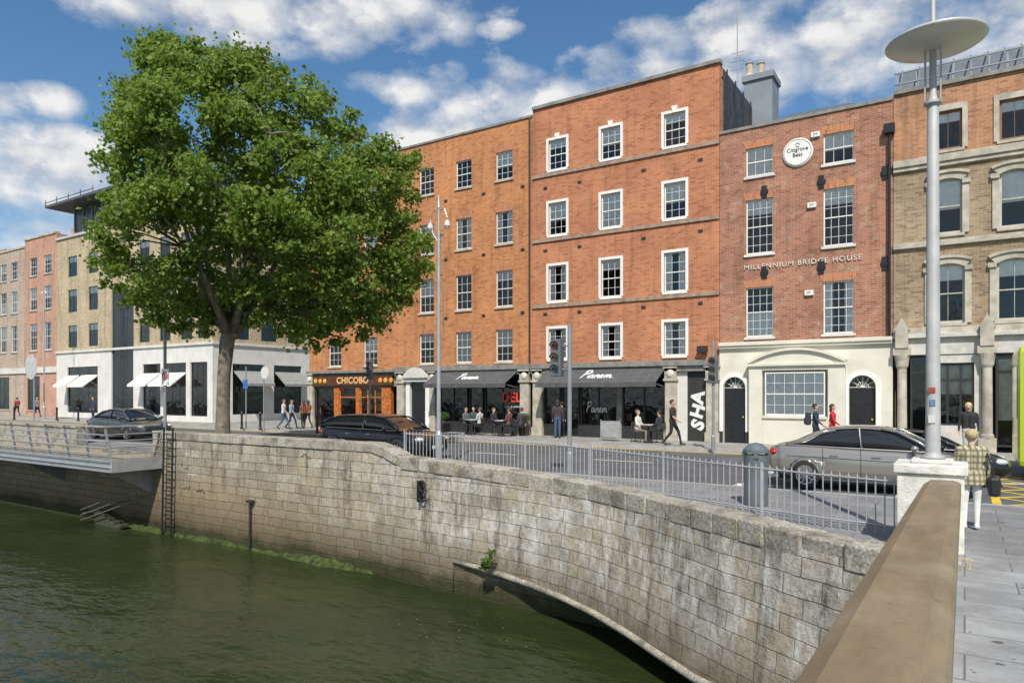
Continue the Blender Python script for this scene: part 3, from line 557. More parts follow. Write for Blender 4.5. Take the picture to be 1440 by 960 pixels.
MB().box(fx(1314),fx(1370),D-.04,D+.1,3.2,3.48).build('window_head',M((.55,.53,.48)),b)
for q0,q1 in ((1305,1314),(1370,1380)): MB().box(fx(q0),fx(q1),D-.06,D+.1,.1,3.48).build('stone_pier',M((.55,.53,.48)),b)
shopwin(b,fx(1400),fx(1490),.3,3.48,div=3)
MB().box(fx(1314),fx(1370),D+.2,D+.3,2.1,3.2).build('pale_inner_panel',M((.6,.57,.5)),b)  # pale panel for light signage, enlarged to make the shop interior look lighter
MB().box(fx(1404),fx(1440),D+.2,D+.3,1.2,3.3).build('window_blind',M((.7,.68,.62)),b)
interior_items(b,fx(1316),fx(1368),5,4)
tag(b,'pale brown brick building with arched stone windows and glazed rooftop, rightmost on the quay','building')
# ---------------------------------------------------------------- ground, road, footways
PW=[(-80,14,0.,.02),(-60,14,0.,.02),(-40,14,0.,.02),(-24.52,14,0.,.02),(-24.5,14,.72,.02),(-20,14,.72,.02),(-16,14,.72,.02),(-13.7,14,.72,.02),(-13.4,13.99,.70,.03),(-13.0,13.97,.52,.03),(-12.5,13.9,.40,.04),(-10.6,13.8,.35,.05),(-9.6,13.66,.32,.06),(-8.3,13.45,.28,.08),(-7.1,13.12,.24,.09),(-6.0,12.66,.22,.1),(-5.04,12.12,.2,.11),(-4.2,11.58,.2,.12),(-3.4,11.05,.2,.12),(-2.6,10.5,.2,.12),(-1.93,10.06,.2,.12),(-1.3,9.68,.2,.12),(-.82,9.42,.2,.12),(-.1,9.1,.2,.12)]
def nrm(i):
    a=PW[max(i-1,0)]; b_=PW[min(i+1,len(PW)-1)]; d=Vector((b_[0]-a[0],b_[1]-a[1],0)).normalized(); return Vector((d.y,-d.x,0))
inner=[(p[0]-nrm(i).x*.3,p[1]-nrm(i).y*.3) for i,p in enumerate(PW)]
gpoly=[(-400,14.3)]+inner+[(400,9.0),(400,500),(-400,500)]
struct(MB().add([(x,y,-.03) for x,y in gpoly],[tuple(range(len(gpoly)))]).build('ground',GROUND),'flat city ground behind the quay wall','ground')
struct(MB().quad((-150,15.6,.004),(80,15.6,.004),(80,25,.004),(-150,25,.004)).build('road',ASPH),'grey asphalt quay road between the two footways','road')
fp=[p for p in inner]+[(8,9.0),(8,10.85),(80,10.85),(80,15.45),(-80,15.45)]
struct(MB().prism(fp,'z',-.1,.1).build('footway',PAVE),'grey slab footway between river wall and road','footway')
struct(MB().box(-80,80,15.45,15.6,-.1,.105).build('kerb',M((.36,.36,.35),.8,0,.2,4)),'granite kerb on the river side of the road','kerb')
struct(MB().box(-150,80,25,25.15,-.1,.105).build('kerb',M((.36,.36,.35),.8,0,.2,4)),'granite kerb below the shopfronts','kerb')
struct(MB().box(-150,80,25.15,60,-.1,.1).build('footway',PAVE2),'paved footway along the shopfronts','footway')
m=MB(); [m.box(x,x+2,20.2,20.32,.005,.009) for x in range(-80,12,5)]; struct(m.build('lane_marking',ROADW),'dashed white lane line along the road','road marking')
m=MB(); [m.box(-80,-2,y,y+.08,.005,.009) for y in (15.85,16.05,24.6,24.8)]; struct(m.build('kerbside_line',YEL),'double yellow lines beside the kerbs','road marking')
m=MB()
def cl_(p,q,xmin):
    if p.x<xmin and q.x<xmin: return None
    if p.x<xmin: p=p+(q-p)*((xmin-p.x)/(q.x-p.x))
    elif q.x<xmin: q=q+(p-q)*((xmin-q.x)/(p.x-q.x))
    return p,q
for i in range(-6,12):
    for sgn in (1,-1):
        xa=.6+i*1.2; r=cl_(Vector((xa,16.2,.0)),Vector((xa+sgn*6,22.2,0)),.6)
        if r:
            p,q=r; zz=.006 if sgn>0 else .0085; m.quad((p.x-.07,p.y,zz),(p.x+.07,p.y,zz),(q.x+.07,q.y,zz),(q.x-.07,q.y,zz))
m.box(.45,.6,16.1,22.3,.004,.0105).box(.6,16,16.05,16.2,.004,.0105); struct(m.build('yellow_box_marking',YEL),'yellow hatched box junction on the road at right','road marking')
m=MB(); [m.box(-4.5,-4.3,16.3+i*1.,16.8+i*1.,.005,.0092) for i in range(8)]; [m.box(-1.2,-1.0,16.3+i*1.,16.8+i*1.,.005,.0092) for i in range(8)]; struct(m.build('crossing_marking',ROADW),'white dashed lines of the pedestrian crossing','road marking')
struct(MB().quad((-400,-400,-2.8),(400,-400,-2.8),(400,16,-2.8),(-400,16,-2.8)).build('river',WATER),'dark green river water','water')
m=MB()
for i in range(30):
    x,y=gp(random.gauss(680,70),random.gauss(885,20),-2.79); a=random.uniform(0,6); r=random.uniform(.01,.024); m.quad(*[(x+r*math.cos(a+k*1.57),y+r*.7*math.sin(a+k*1.57),-2.78) for k in range(4)])
tag(m.build('floating_leaves',M((.40,.28,.06),.7)),'scattered yellow leaves floating on the river below the wall','leaves',None,'stuff')
# ---------------------------------------------------------------- quay wall
qw=empty('quay_wall',(-12,14,-2.8))
def sweep(name,rowsf,mat,parent,i0=0,i1=None,nv=8):
    i1=len(PW) if i1 is None else i1; vs=[];uv=[];fs=[];u=0;us=[]
    for i in range(len(PW)):
        if i: u+=math.hypot(PW[i][0]-PW[i-1][0],PW[i][1]-PW[i-1][1])
        us.append(u)
    for i in range(i0,i1):
        for j in range(nv+1):
            p,v=rowsf(i,j/nv); vs.append(p); uv.append((us[i],v))
    for a in range(i1-i0-1):
        for j in range(nv): k=a*(nv+1)+j; fs.append((k,k+nv+1,k+nv+2,k+1))
    me=bpy.data.meshes.new(name); og=ORG[parent.name]; me.from_pydata([Vector(p)-og for p in vs],[],fs); l=me.uv_layers.new(name='UVMap')
    for lp in me.loops: l.data[lp.index].uv=uv[lp.vertex_index]
    me.materials.append(mat); me.shade_smooth(); o=bpy.data.objects.new(name,me); COL.objects.link(o); o.parent=parent; ORG[o.name]=og; return o
LIP=12
def lipz(i):
    x=PW[i][0]
    if i<LIP: return -3.3
    return -2.02-.34*min(1,(x+10)/6.6) if x<-3.4 else -2.36+.25*min(1,(x+3.4)/3.4)
def wf(i,t):
    x,y,zt,bt=PW[i]; zb=lipz(i); z=zt+(zb-zt)*t; n=nrm(i); o=bt*(zt-z); return (x+n.x*o,y+n.y*o,z),z
sweep('wall_face',wf,QUAY,qw,0,LIP)
def wf2(i,t):
    x,y,zt,bt=PW[i]; zb=lipz(max(i,LIP)); z=zt+(zb-zt)*t; n=nrm(i); o=bt*(zt-z); return (x+n.x*o,y+n.y*o,z),z
sweep('bridge_haunch_face',wf2,QUAY,qw,LIP-1)
def rf(i,t):
    x,y,zt,bt=PW[i]; n=nrm(i); zb=lipz(max(i,LIP)); k=min(1.,max(0,(i-LIP+1)/6.))**1.7; o=bt*(zt-zb)-1.9*k*min(1,t*2.5); z=zb+.35*k*min(1,t*2.5)+(-3.3-zb-.35*k)*max(0,(t-.4)/.6)
    return (x+n.x*o,y+n.y*o,z),z
sweep('arch_recess',rf,QUAY,qw,LIP-1,None,10)
m=MB(); pts=[]; rs_=[]
for i in range(LIP-1,len(PW)):
    x,y,zt,bt=PW[i]; n=nrm(i); zb=lipz(max(i,LIP)); o=bt*(zt-zb)+.02; pts.append((x+n.x*o,y+n.y*o,zb+.02)); rs_.append(.03 if i==LIP-1 else .07)
m.path(pts,rs_,8); m.build('arch_rim',COPING,qw,smooth=True)
m=MB()
def copseg(ia,ib,step,th,hh,ovr):
    P=[Vector(p[:3]) for p in PW[ia:ib+1]]; seg=[(P[k+1]-P[k]).length for k in range(len(P)-1)]; tot=sum(seg)
    def at(s_):
        k=0
        while k<len(seg)-1 and s_>seg[k]: s_-=seg[k]; k+=1
        t=min(1,max(0,s_/max(seg[k],1e-6))); return P[k].lerp(P[k+1],t)
    s_=0
    while s_<tot-.05:
        st=step*random.uniform(.8,1.2); e_=min(s_+st,tot); a=at(s_+.008); c_=at(e_-.008); d=(c_-a); d.z=0; d.normalize(); n=Vector((d.y,-d.x,0)); jit=random.uniform(-.02,.02)
        vs=[]
        for p in (a,c_):
            for off in (ovr+jit,-th):
                for zz in (-hh,.05+jit*.8): vs.append(p+n*off+Vector((0,0,zz)))
        m.add(vs,[(0,1,3,2),(4,6,7,5),(0,4,5,1),(2,3,7,6),(1,5,7,3),(0,2,6,4)]); s_=e_
copseg(4,7,.95,.5,.22,.035); copseg(7,10,.5,.5,.22,.04); copseg(10,len(PW)-1,.62,.5,.28,.035)
m.build('coping',COPING,qw,bevel=.025)
m=MB()
for i in range(4,len(PW)-1):
    a,b2=PW[i],PW[i+1]; na,nb=nrm(i),nrm(i+1); m.quad((a[0]-na.x*.49,a[1]-na.y*.49,-.1),(b2[0]-nb.x*.49,b2[1]-nb.y*.49,-.1),(b2[0]-nb.x*.49,b2[1]-nb.y*.49,b2[2]-.2),(a[0]-na.x*.49,a[1]-na.y*.49,a[2]-.2))
m.quad((-24.5,14,0),(-24.5,14.49,0),(-24.5,14.49,.72),(-24.5,14,.72)); m.build('inner_face',COPING,qw)
def squiggle(px,py,name,mt):
    x=fx(px,13.9); z=fz(px,py,13.9); y=14-.02*(.72-z)-.012; p=[]
    for q in range(9): p.append((x+q*.05+random.uniform(-.03,.03),y,z+random.uniform(-.09,.09)))
    MB().path(p,.009,4).build(name,mt,qw)
for px,py in ((252,655),(262,668),(256,685),(275,690),(420,640)): squiggle(px,py,'graffiti_tag',BLACK if px!=262 else WHITE)
tag(qw,'old weathered granite quay wall curving from the river edge towards the bridge','wall')
mb=MB(); n=150
for i in range(n):
    def mw(q): return max(.01,.12+.07*math.sin(q*.13)+.04*math.sin(q*.53)-.2*max(0,math.sin(q*.09+2)))
    def mz(q): return -2.64+.06*math.sin(q*.13)+.03*math.sin(q*.9)
    xa=-26.5+i*.1; mb.quad((xa,13.955,mz(i)),(xa+.1,13.955,mz(i+1)),(xa+.1,13.9-mw(i+1),-2.81),(xa,13.9-mw(i),-2.81))
o=mb.build('moss',M((.042,.058,.010),.95,0,.8,5,.6),smooth=True); tag(o,'green moss and weed on the wall foot at the waterline','moss',None,'stuff')
pw=empty('parapet_wall',(-45,14.2,0)); MB().box(-80,-30,14,14.4,-.05,.72).build('wall_face',COPING,pw); m=MB(); [m.box(-80+i*1.25,-80+i*1.25+1.235,13.95,14.45,.723,.86) for i in range(40)]; m.build('coping',COPING,pw,bevel=.02); tag(pw,'low granite parapet behind the boardwalk railing at far left','wall')
bw=empty('boardwalk',(-40,13,-.6)); XE=-23.9
MB().box(-80,XE,12.3,13.95,-.22,-.14).build('deck',M((.3,.26,.2),.8,0,.3,8),bw); MB().box(-80,XE,12.2,12.298,-.52,-.1).box(XE,XE+.1,12.2,13.95,-.52,-.1).build('edge_beam',STEEL,bw)
for x in (-24.6,-31,-37.5,-44,-50.5): MB().prism([(13.99,-.3),(12.3,-.3),(12.35,-.52),(13.99,-1.5)],'x',x,x+.16).build('bracket',GREYM,bw)
for i in range(28):
    x=XE-i*1.4; MB().prism([(12.24,-.5),(12.30,-.5),(12.06,1.0),(12.0,1.0)],'x',x-.03,x+.03).build('railing_post',STEEL,bw)
for k in range(6):
    z=-.35+k*.22; y=12.2-.16*(z+.5); MB().tube((-80,y-.02,z),(XE,y-.02,z),.022,n=6).tube((XE,y-.02,z),(XE+.05,13.9,z),.022,n=6).build('railing_rod',STEEL,bw)
MB().box(-80,XE+.05,11.94,12.08,1.0,1.05).box(XE-.05,XE+.08,12.08,13.9,1.0,1.05).build('handrail',M((.36,.33,.28),.6),bw)
tag(bw,'cantilevered boardwalk with slanted steel posts and horizontal rods over the water','boardwalk')
st=empty('river_steps',(-26,13.6,-2.8)); m=MB(); [m.box(-27.6+i*.35,-27.25+i*.35,13.5,13.97,-3.2,-2.3-i*.1) for i in range(6)]; m.build('steps',M((.05,.055,.03),.9,0,.4,6),st); m=MB(); [m.tube((-28.2,13.3,-2.3-k*.2),(-24.3,13.3,-1.2-k*.2),.022,n=6) for k in range(3)]; [m.tube((-28+q*1.2,13.95,-2.4+q*.3),(-28+q*1.2,13.28,-2.4+q*.3),.02,n=5) for q in range(4)]; m.build('handrail',M((.14,.13,.10)),st); tag(st,'mossy steps and slanted rails going down to the water below the boardwalk end','steps')
xl=fx(238,13.85); ldr=empty('ladder',(xl,13.85,-2.8))
for s_ in (-.27,.27): MB().tube((xl+s_,13.82,.95),(xl+s_,13.74,-3.0),.035,n=8).build('stile',BLACK,ldr)
for i in range(13): MB().tube((xl-.27,13.815-.0013*i,.7-i*.28),(xl+.27,13.815-.0013*i,.7-i*.28),.02,n=6).build('rung',BLACK,ldr)
tag(ldr,'black iron ladder fixed to the quay wall down to the river','ladder')
x=fx(353,13.9); mp=empty('mooring_pipe',(x,13.9,-3)); MB().tube((x,13.86,-1.3),(x,13.84,-3),.035,n=8).build('pipe',DARK,mp); MB().box(x-.12,x+.12,13.8,13.95,-1.3,-1.22).build('bracket',DARK,mp); tag(mp,'thin dark vertical pipe with top bracket on the quay wall','pipe')
x=fx(597,13.8); z=fz(597,690,13.8); m=MB()
for dz_ in (-.13,.13): m.path([(x+.1*math.cos(t)+.02,13.68,z+dz_+.13*math.sin(t)) for t in [math.pi*2*i/14 for i in range(15)]],.025,6)
m.box(x-.11,x-.06,13.62,13.95,z-.27,z+.27); o=m.build('mooring_bracket',BLACK); tag(o,'black iron bracket shaped like a figure eight on the curved wall','bracket')
def leafcloud(centers,n,sz,mat,name,parent,flat=.35,pw_=.42,stray=0.):
    C=np.array([c[:3] for c in centers]); Rr=np.array([c[3] for c in centers]); w=Rr**2.2; w/=w.sum()
    idx=rng.choice(len(C),n,p=w); d=rng.normal(size=(n,3)); d/=np.linalg.norm(d,axis=1)[:,None]; rad=rng.random(n)**pw_*(1+stray*rng.random(n)**3)
    P=C[idx]+d*(Rr[idx]*rad)[:,None]*np.array([1.1,1.1,.75])
    nm=d*.6+rng.normal(size=(n,3))*.8+np.array([0,0,flat]); nm/=np.linalg.norm(nm,axis=1)[:,None]
    a=np.cross(nm,rng.normal(size=(n,3))); a/=np.linalg.norm(a,axis=1)[:,None]; b_=np.cross(nm,a); s_=(sz*(.55+.9*rng.random(n)))[:,None]
    V=np.stack([P+a*s_*.5,P+b_*s_*.42+a*s_*.05+nm*s_*.1,P-a*s_*.42,P-b_*s_*.42+a*s_*.05+nm*s_*.1],1).reshape(-1,3)
    V=V-np.array(ORG[parent.name])
    me=bpy.data.meshes.new(name); me.from_pydata(V.tolist(),[],np.arange(4*n).reshape(-1,4).tolist()); me.materials.append(mat)
    o=bpy.data.objects.new(name,me); COL.objects.link(o); o.parent=parent; return o
x=fx(697,13.4); z=fz(697,795,13.4)
pl=empty('wall_plant',(x,13.2,z)); leafcloud([(x,13.1,z+.15,.16),(x+.1,13.1,z+.38,.1),(x-.12,13.1,z+.02,.12)],160,.09,LEAF2,'foliage',pl); m=MB(); [m.tube((x,13.2,z-.1),(x+random.uniform(-.15,.15),13.05,z+.35),.008,n=5) for i in range(4)]; m.build('stems',BARK,pl); tag(pl,'small green plant sprouting from the wall above the arch rim','plant')
RP=[(-12.9,14.45),(-11,14.35),(-9.4,14.15),(-8,13.85),(-6.8,13.45),(-5.6,12.95),(-4.4,12.45),(-3.2,12.0),(-2.0,11.6),(-.78,11.3)]
rl=empty('metal_railing',(-6,13,.1))
seg=[math.dist(RP[i],RP[i+1]) for i in range(len(RP)-1)]; tot=sum(seg)
def rat(s_):
    k=0
    while k<len(seg)-1 and s_>seg[k]: s_-=seg[k]; k+=1
    t=s_/seg[k]; return (RP[k][0]+(RP[k+1][0]-RP[k][0])*t,RP[k][1]+(RP[k+1][1]-RP[k][1])*t)
def rtop(s_): return 1.12-.15*s_/tot
RM=M((.38,.39,.40),.5,.2,.15)
MB().path([(*rat(tot*i/30),rtop(tot*i/30)-.09) for i in range(31)],.016,6).build('top_rail',RM,rl); MB().path([(*rat(tot*i/30),.24) for i in range(31)],.015,6).build('bottom_rail',RM,rl)
bal=None
for i in range(100):
    s_=tot*(i+.5)/100; x,y=rat(s_)
    if bal is None:
        bal=MB().tube((x,y,.14),(x,y,1.02),.011,n=6).lathe((x,y,1.02),[(.011,0),(.018,.02),(.001,.09)],6).build('baluster',RM,rl); b0=Vector((x,y,0)); s0=rtop(s_)
    else:
        o=bal.copy(); COL.objects.link(o); o.parent=rl; o.location=Vector((x,y,0))-b0+Vector((0,0,rtop(s_)-s0))
for i in range(7):
    x,y=rat(tot*i/6); MB().box(x-.019,x+.019,y-.019,y+.019,.08,rtop(tot*i/6)+.01).build('post',RM,rl,bevel=.004)
tag(rl,'long grey steel railing with pointed balusters along the near footway','railing')
# ---------------------------------------------------------------- bridge
br=empty('bridge',(0,4,0))
def dk(y): return .10+.034*max(0,10.85-y)
def ysurf(name,x0,x1,ya,yb,off0,off1,mat):
    m=MB(); poly=[(ya,dk(ya)+off1),(yb,dk(yb)+off1),(yb,dk(yb)+off0),(ya,dk(ya)+off0)]
    return m.prism(poly,'x',x0,x1).build(name,mat,br)
PAVE3=pavemat(.9,.6,(.36,.36,.365),(.28,.28,.29),(.10,.10,.10))
ysurf('deck',-.40,6,-6,10.84,-.5,0,PAVE3); ysurf('parapet_wall',-.37,-.10,-6,10.45,.003,.78,M((.58,.57,.53),.8,0,.25,3,.3))
cpm=MB(); ya,yb=-6,10.46
prof=[(-.44,.79),(-.44,.865),(-.36,.92),(-.11,.925),(-.05,.905),(-.035,.88),(-.035,.77),(-.10,.765),(-.37,.775)]
vs=[]
for y in (ya,yb): vs+=[(x,y,dk(y)+z) for x,z in prof]
k=len(prof); cpm.add(vs,[tuple(range(k))[::-1],tuple(range(k,2*k))]+[(i,(i+1)%k,k+(i+1)%k,k+i) for i in range(k)]); cpm.build('coping',BROWN,br,bevel=.004)
MB().box(-.75,0.0,10.47,11.25,-.5,1.1).box(-.79,.04,10.43,11.29,1.1,1.22).box(-.6,-.12,10.65,11.1,1.22,1.27).build('end_pier',M((.66,.64,.59),.8,0,.25,5,.5),br,bevel=.015)
MB().box(-.36,-.1,-6,9.1,-1.2,-.0).build('edge_girder',DSTONE,br)
tag(br,'bridge end with broad brown parapet coping and white granite pier','bridge')
mx,my=fx(1312,10.87),10.87; ml=empty('mast_lamp',(mx,my,1.27)); MAST=M((.42,.42,.41),.6,.1,.15,3)
zd=fz(1312,66,10.87)
MB().lathe((mx,my,1.27),[(.14,0),(.14,.04),(.095,.06),(.09,.1),(.068,4.8),(.045,4.85),(.04,zd-1.27),(.03,zd-1.27+.3),(.022,zd-1.27+1.6)],24).build('pole',MAST,ml,smooth=True)
MB().lathe((mx+.03,my,zd),[(.02,-.06),(.30,-.03),(.56,.03),(.6,.06),(.56,.09),(.3,.14),(.05,.18)],36).build('reflector_disc',M((.62,.61,.56),.35,.2,.05),ml,smooth=True)
m=MB(); [m.tube((mx+s1*.09,my+s2*.09,zd-.75),(mx+s1*.09,my+s2*.09,zd+.02),.01,n=5) for s1 in (-1,1) for s2 in (-1,1)]; m.lathe((mx,my,zd-.8),[(.05,0),(.11,.03),(.11,.06),(.05,.09)],16); m.build('lamp_bracket',MAST,ml)
MB().box(mx-.055,mx+.03,my-.096,my-.08,2.15,2.22).build('sticker',M((.35,.06,.05)),ml); MB().box(mx-.03,mx+.03,my-.098,my-.08,1.98,2.06).build('sticker',M((.12,.2,.35)),ml); MB().box(mx-.05,mx+.03,my-.1,my-.08,1.75,1.85).build('sticker',PALE,ml)
tag(ml,'tall steel mast lamp with a flat round disc, standing on the white pier','street lamp')
bx,by=gp(1063,710); lb=empty('litter_bin',(bx,by,.1))
BN=M((.16,.19,.20),.4,.3)
MB().lathe((bx,by,.1),[(.2,0),(.21,.04),(.215,.92)],24).build('body',BN,lb); MB().lathe((bx,by,.94),[(.2,0),(.2,.05)],24).build('band',DARK,lb)
MB().lathe((bx,by,1.06),[(.225,0),(.225,.06),(.12,.16),(.02,.18)],24).build('hood',BN,lb)
for a in (0.3,1.87,3.44,5.0): MB().box(bx+.2*math.cos(a)-.04,bx+.2*math.cos(a)+.04,by+.2*math.sin(a)-.04,by+.2*math.sin(a)+.04,.97,1.08).build('hood_post',BN,lb)
tag(lb,'grey cylindrical litter bin with hood behind the railing','litter bin')
def lamp(px,Y,zt,label):
    x=fx(px,Y); o=empty('street_lamp',(x,Y,.1)); MB().lathe((x,Y,.1),[(.10,0),(.10,.9),(.06,1.0),(.045,zt-1.2),(.03,zt-.1)],12).build('pole',STEEL,o)
    for s_ in (-1,1):
        a=MB().path([(x,Y,zt-1.0),(x+s_*.2,Y,zt-.75),(x+s_*.3,Y,zt-.35),(x+s_*.2,Y,zt-.1),(x,Y,zt-.1)],.016,6).build('arm',STEEL,o); MB().lathe((x+s_*.3,Y,zt-.62),[(.02,.2),(.07,.15),(.09,.04),(.04,-.04)],12).build('lantern',PALE,a)
    MB().lathe((x,Y,zt-.1),[(.03,0),(.05,.06),(.01,.4)],10).build('finial',STEEL,o); return tag(o,label,'street lamp')
lamp(617,15.05,7.3,'slim silver street lamp with curled twin arms, right of the big tree'); lamp(62,26,fz(62,402,26),'twin armed street lamp at the far left by the terraces')
def signal(px,Y,zt,label,heads,r=.05):
    x=fx(px,Y); o=empty('traffic_signal',(x,Y,.1)); MB().lathe((x,Y,.1),[(r*1.5,0),(r*1.5,.5),(r,.55),(r,zt-.1)],12).build('pole',GREYM,o)
    for dx,zc in heads:
        h=MB().box(x+dx-.15,x+dx+.15,Y-.12,Y+.1,zc-.48,zc+.48).build('signal_head',M((.12,.13,.14)),o,bevel=.02)
        MB().tube((x,Y,zc+.3),(x+dx+.001,Y,zc+.3),.02,n=6).tube((x,Y,zc-.3),(x+dx+.001,Y,zc-.3),.02,n=6).build('bracket',GREYM,h)
        for k,cc in enumerate(((.03,.05,.04),(.08,.06,.02),(.09,.02,.015))):
            MB().lathe((x+dx,Y-.125,zc-.3+k*.3),[(.1,-.0),(.1,.02)],14,'y').build('lens',M(cc,.2),h)
            MB().path([(x+dx+.11*math.cos(t),Y-.2,zc-.3+k*.3+.11*math.sin(t)) for t in [math.pi*i/8 for i in range(9)]],.02,5).build('visor',BLACK,h)
    return tag(o,label,'traffic light')
signal(801,15.75,fz(801,455,15.75),'grey pole with a three light traffic signal in front of the wide awning',[(-.36,fz(783,503,15.75))],r=.055)
signal(1003,24.6,4.0,'traffic signal pole on the far footway left of the cream house',[(-.0,fz(1001,520,24.6))])
signal(520,25.4,4.4,'slim traffic signal in front of the orange shopfront',[(0,fz(520,520,25.4))],r=.04)
def sign(px,Y,zt,discs,r=.035):
    x=fx(px,Y); o=empty('road_sign',(x,Y,.1)); MB().tube((x,Y,.1),(x,Y,zt),r,n=8).build('pole',GREYM,o)
    for kind,dx,z,s_,mt in discs:
        if kind=='disc': MB().lathe((x+dx,Y-.06,z),[(s_,0),(s_,.02)],24,'y').build('sign_plate',mt,o)
        else: MB().box(x+dx-s_,x+dx+s_,Y-.06,Y-.04,z-s_*1.3,z+s_*1.3).build('sign_plate',mt,o)
    return o,x
o,x=sign(232,15.1,fz(232,420,15.1),[('rect',.1,fz(237,530,15.1),.24,WHITE)],r=.06)
z=fz(237,530,15.1); MB().path([(x+.1+.15*math.cos(t),15.03,z+.05+.15*math.sin(t)) for t in [math.pi*2*i/20 for i in range(21)]],.02,6).tube((x-.0,15.03,z+.15),(x+.2,15.03,z-.05),.018,n=5).build('prohibition_ring',RED,o); MB().tube((x+.1,15.035,z-.04),(x+.1,15.035,z+.12),.015,n=5).build('arrow_symbol',BLACK,o)
tag(o,'dark pole with white square no turn sign left of the tree trunk','road sign')
o,x=sign(371,24.9,fz(371,512,24.9),[('disc',.15,fz(376,524,24.9),.34,PALE)]); tag(o,'pale round sign seen from behind on a pole right of the tree trunk','road sign')
o,x=sign(48,24.5,fz(48,500,24.5),[('disc',-.4,fz(40,516,24.5),.95,M((.5,.5,.48),.4))],r=.06); tag(o,'large pale round disc on a pole at the far left','road sign')
o,x=sign(346,25.2,fz(346,515,25.2),[('rect',0,fz(346,540,25.2),.2,M((.05,.15,.4)))]); tag(o,'small blue plate sign on a thin pole right of the tree','road sign')
for i,(px,py) in enumerate(((340,601),(366,602),(446,607),(452,606),(20,588),(80,589),(110,590))):
    x,y=gp(px,py+2); o=MB().lathe((x,y,.1),[(.09,0),(.09,.1),(.065,.14),(.06,.8),(.085,.84),(.08,.92),(.03,1.0)],12).build('bollard',BLACK); tag(o,'black iron bollard on the far footway','bollard','bollards along the far footway')
for i,(px,l) in enumerate(((623,'box bush in a black planter beside the white entrance'),(737,'box bush in a black planter by the pilaster between the two awnings'))):
    x=fx(px,28.3); o=empty('planter',(x,28.3,.1)); MB().prism([(x-.16,.1),(x+.16,.1),(x+.2,.55),(x-.2,.55)],'y',28.1,28.5).build('pot',BLACK,o); leafcloud([(x,28.3,.95,.3)],500,.07,LEAF2,'foliage',o); MB().tube((x,28.3,.5),(x,28.3,.9),.03).build('stem',BARK,o); tag(o,l,'planter')
xa,xb=fx(845,27.2),fx(872,27.2); o=empty('barrier',(xa,27.2,.1)); MB().box(xa,xb,27.18,27.2,.25,.95).build('screen',M((.3,.3,.3),.7),o); MB().tube((xa,27.19,.1),(xa,27.19,1.0),.02).tube((xb,27.19,.1),(xb,27.19,1.0),.02).box(xa-.03,xa+.03,27,27.4,.1,.13).box(xb-.03,xb+.03,27,27.4,.1,.13).build('frame',STEEL,o); tag(o,'grey cafe barrier screen under the wide awning','barrier')
# ---------------------------------------------------------------- tree
TX,TY=fx(313,15.0),15.0
tree=empty('tree',(TX,TY,.1)); poly=[(222,42),(255,50),(300,62),(330,75),(372,60),(405,95),(440,100),(470,130),(500,158),(520,195),(570,185),(598,215),(590,260),(600,300),(614,370),(590,410),(560,450),(500,485),(440,500),(395,480),(330,450),(270,480),(215,462),(170,432),(130,385),(122,340),(150,300),(137,230),(160,190),(174,130),(198,85)]
def inside(x,y):
    r=False; n=len(poly)
    for i in range(n):
        a,b_=poly[i],poly[(i+1)%n]
        if (a[1]>y)!=(b_[1]>y) and x<(b_[0]-a[0])*(y-a[1])/(b_[1]-a[1])+a[0]: r=not r
    return r
def edged(x,y):
    m_=1e9
    for i in range(len(poly)):
        a=Vector(poly[i]); b_=Vector(poly[(i+1)%len(poly)]); p=Vector((x,y)); ab=b_-a; t=max(0,min(1,(p-a).dot(ab)/ab.length_squared)); m_=min(m_,(p-a-ab*t).length)
    return m_
k0=dep(313,15)/FP; cl=[]
tries=0; ntw=0
while len(cl)<400 and tries<80000:
    tries+=1; px=random.uniform(115,615); py=random.uniform(40,505)
    if not inside(px,py): continue
    e=edged(px,py); r=random.uniform(.28,.64)
    if e*k0<r*1.05:
        r=e*k0*.95
        if r<.08: continue
        if r<.26:
            r=.24; ntw+=1
            if ntw>140: continue
    dm=min(4.0,.2+e*k0*1.35); dy=random.choice((-1,1))*dm*random.uniform(.35,1)**.6 if random.random()<.8 else random.uniform(-dm,dm)
    kk=1-.02*max(0,-dy)
    rx=(px-360)*k0*kk; X=TX+47*k0*CA+rx*CA-dy*SA; Y=TY+47*k0*SA+rx*SA+dy*CA; z=8+(H+(HZ-py)*k0-8)*kk
    if Y>26.5 or any((X-q[0])**2+(Y-q[1])**2+(z-q[2])**2<.2 for q in cl): continue
    cl.append((X,Y,z,r))
leafcloud(cl,95000,.16,LEAF,'crown',tree,pw_=.6,stray=1.0)
fork=Vector((TX+.35,TY+.1,4.6)); m=MB()
m.path([(TX-.05,TY,0.05),(TX,TY,.5),(TX+.02,TY,1.5),(TX+.08,TY,2.8),(TX+.18,TY+.05,3.9),fork],[.40,.27,.23,.22,.25,.24],14)
tr=m.build('trunk',BARK,tree,smooth=True)
m=MB(); mains=[]
for a,l,ht in ((-2.9,3.3,5.),(-1.8,2.2,7.5),(-.3,3.8,5.5),(.5,2.8,4.6),(1.6,2.5,6.5),(2.6,2.2,8),(-1.2,3.2,4.2),(0.1,1.6,8.6)):
    p=[]
    for q in range(6):
        f=q/5; p.append(fork+Vector((math.cos(a)*l*f**.8+.12*math.sin(q*2+a),math.sin(a)*l*f**.8+.1*math.cos(q*3+a),-.5*(1-f)+ht*f)))
    m.path(p,[.15,.12,.09,.07,.05,.03],8); mains+=p[1:]
for c_ in cl[::2]:
    c=Vector(c_[:3]); q=min(mains,key=lambda p:(p-c).length+max(0,p.z-c.z)*2); mid=q.lerp(c,.5)+Vector((0,0,.15)); m.path([q,mid,c],[.04,.026,.01],5)
m.build('branches',BARK,tr,smooth=True)
tag(tree,'large leafy green plane tree on the footway behind the quay wall','tree')
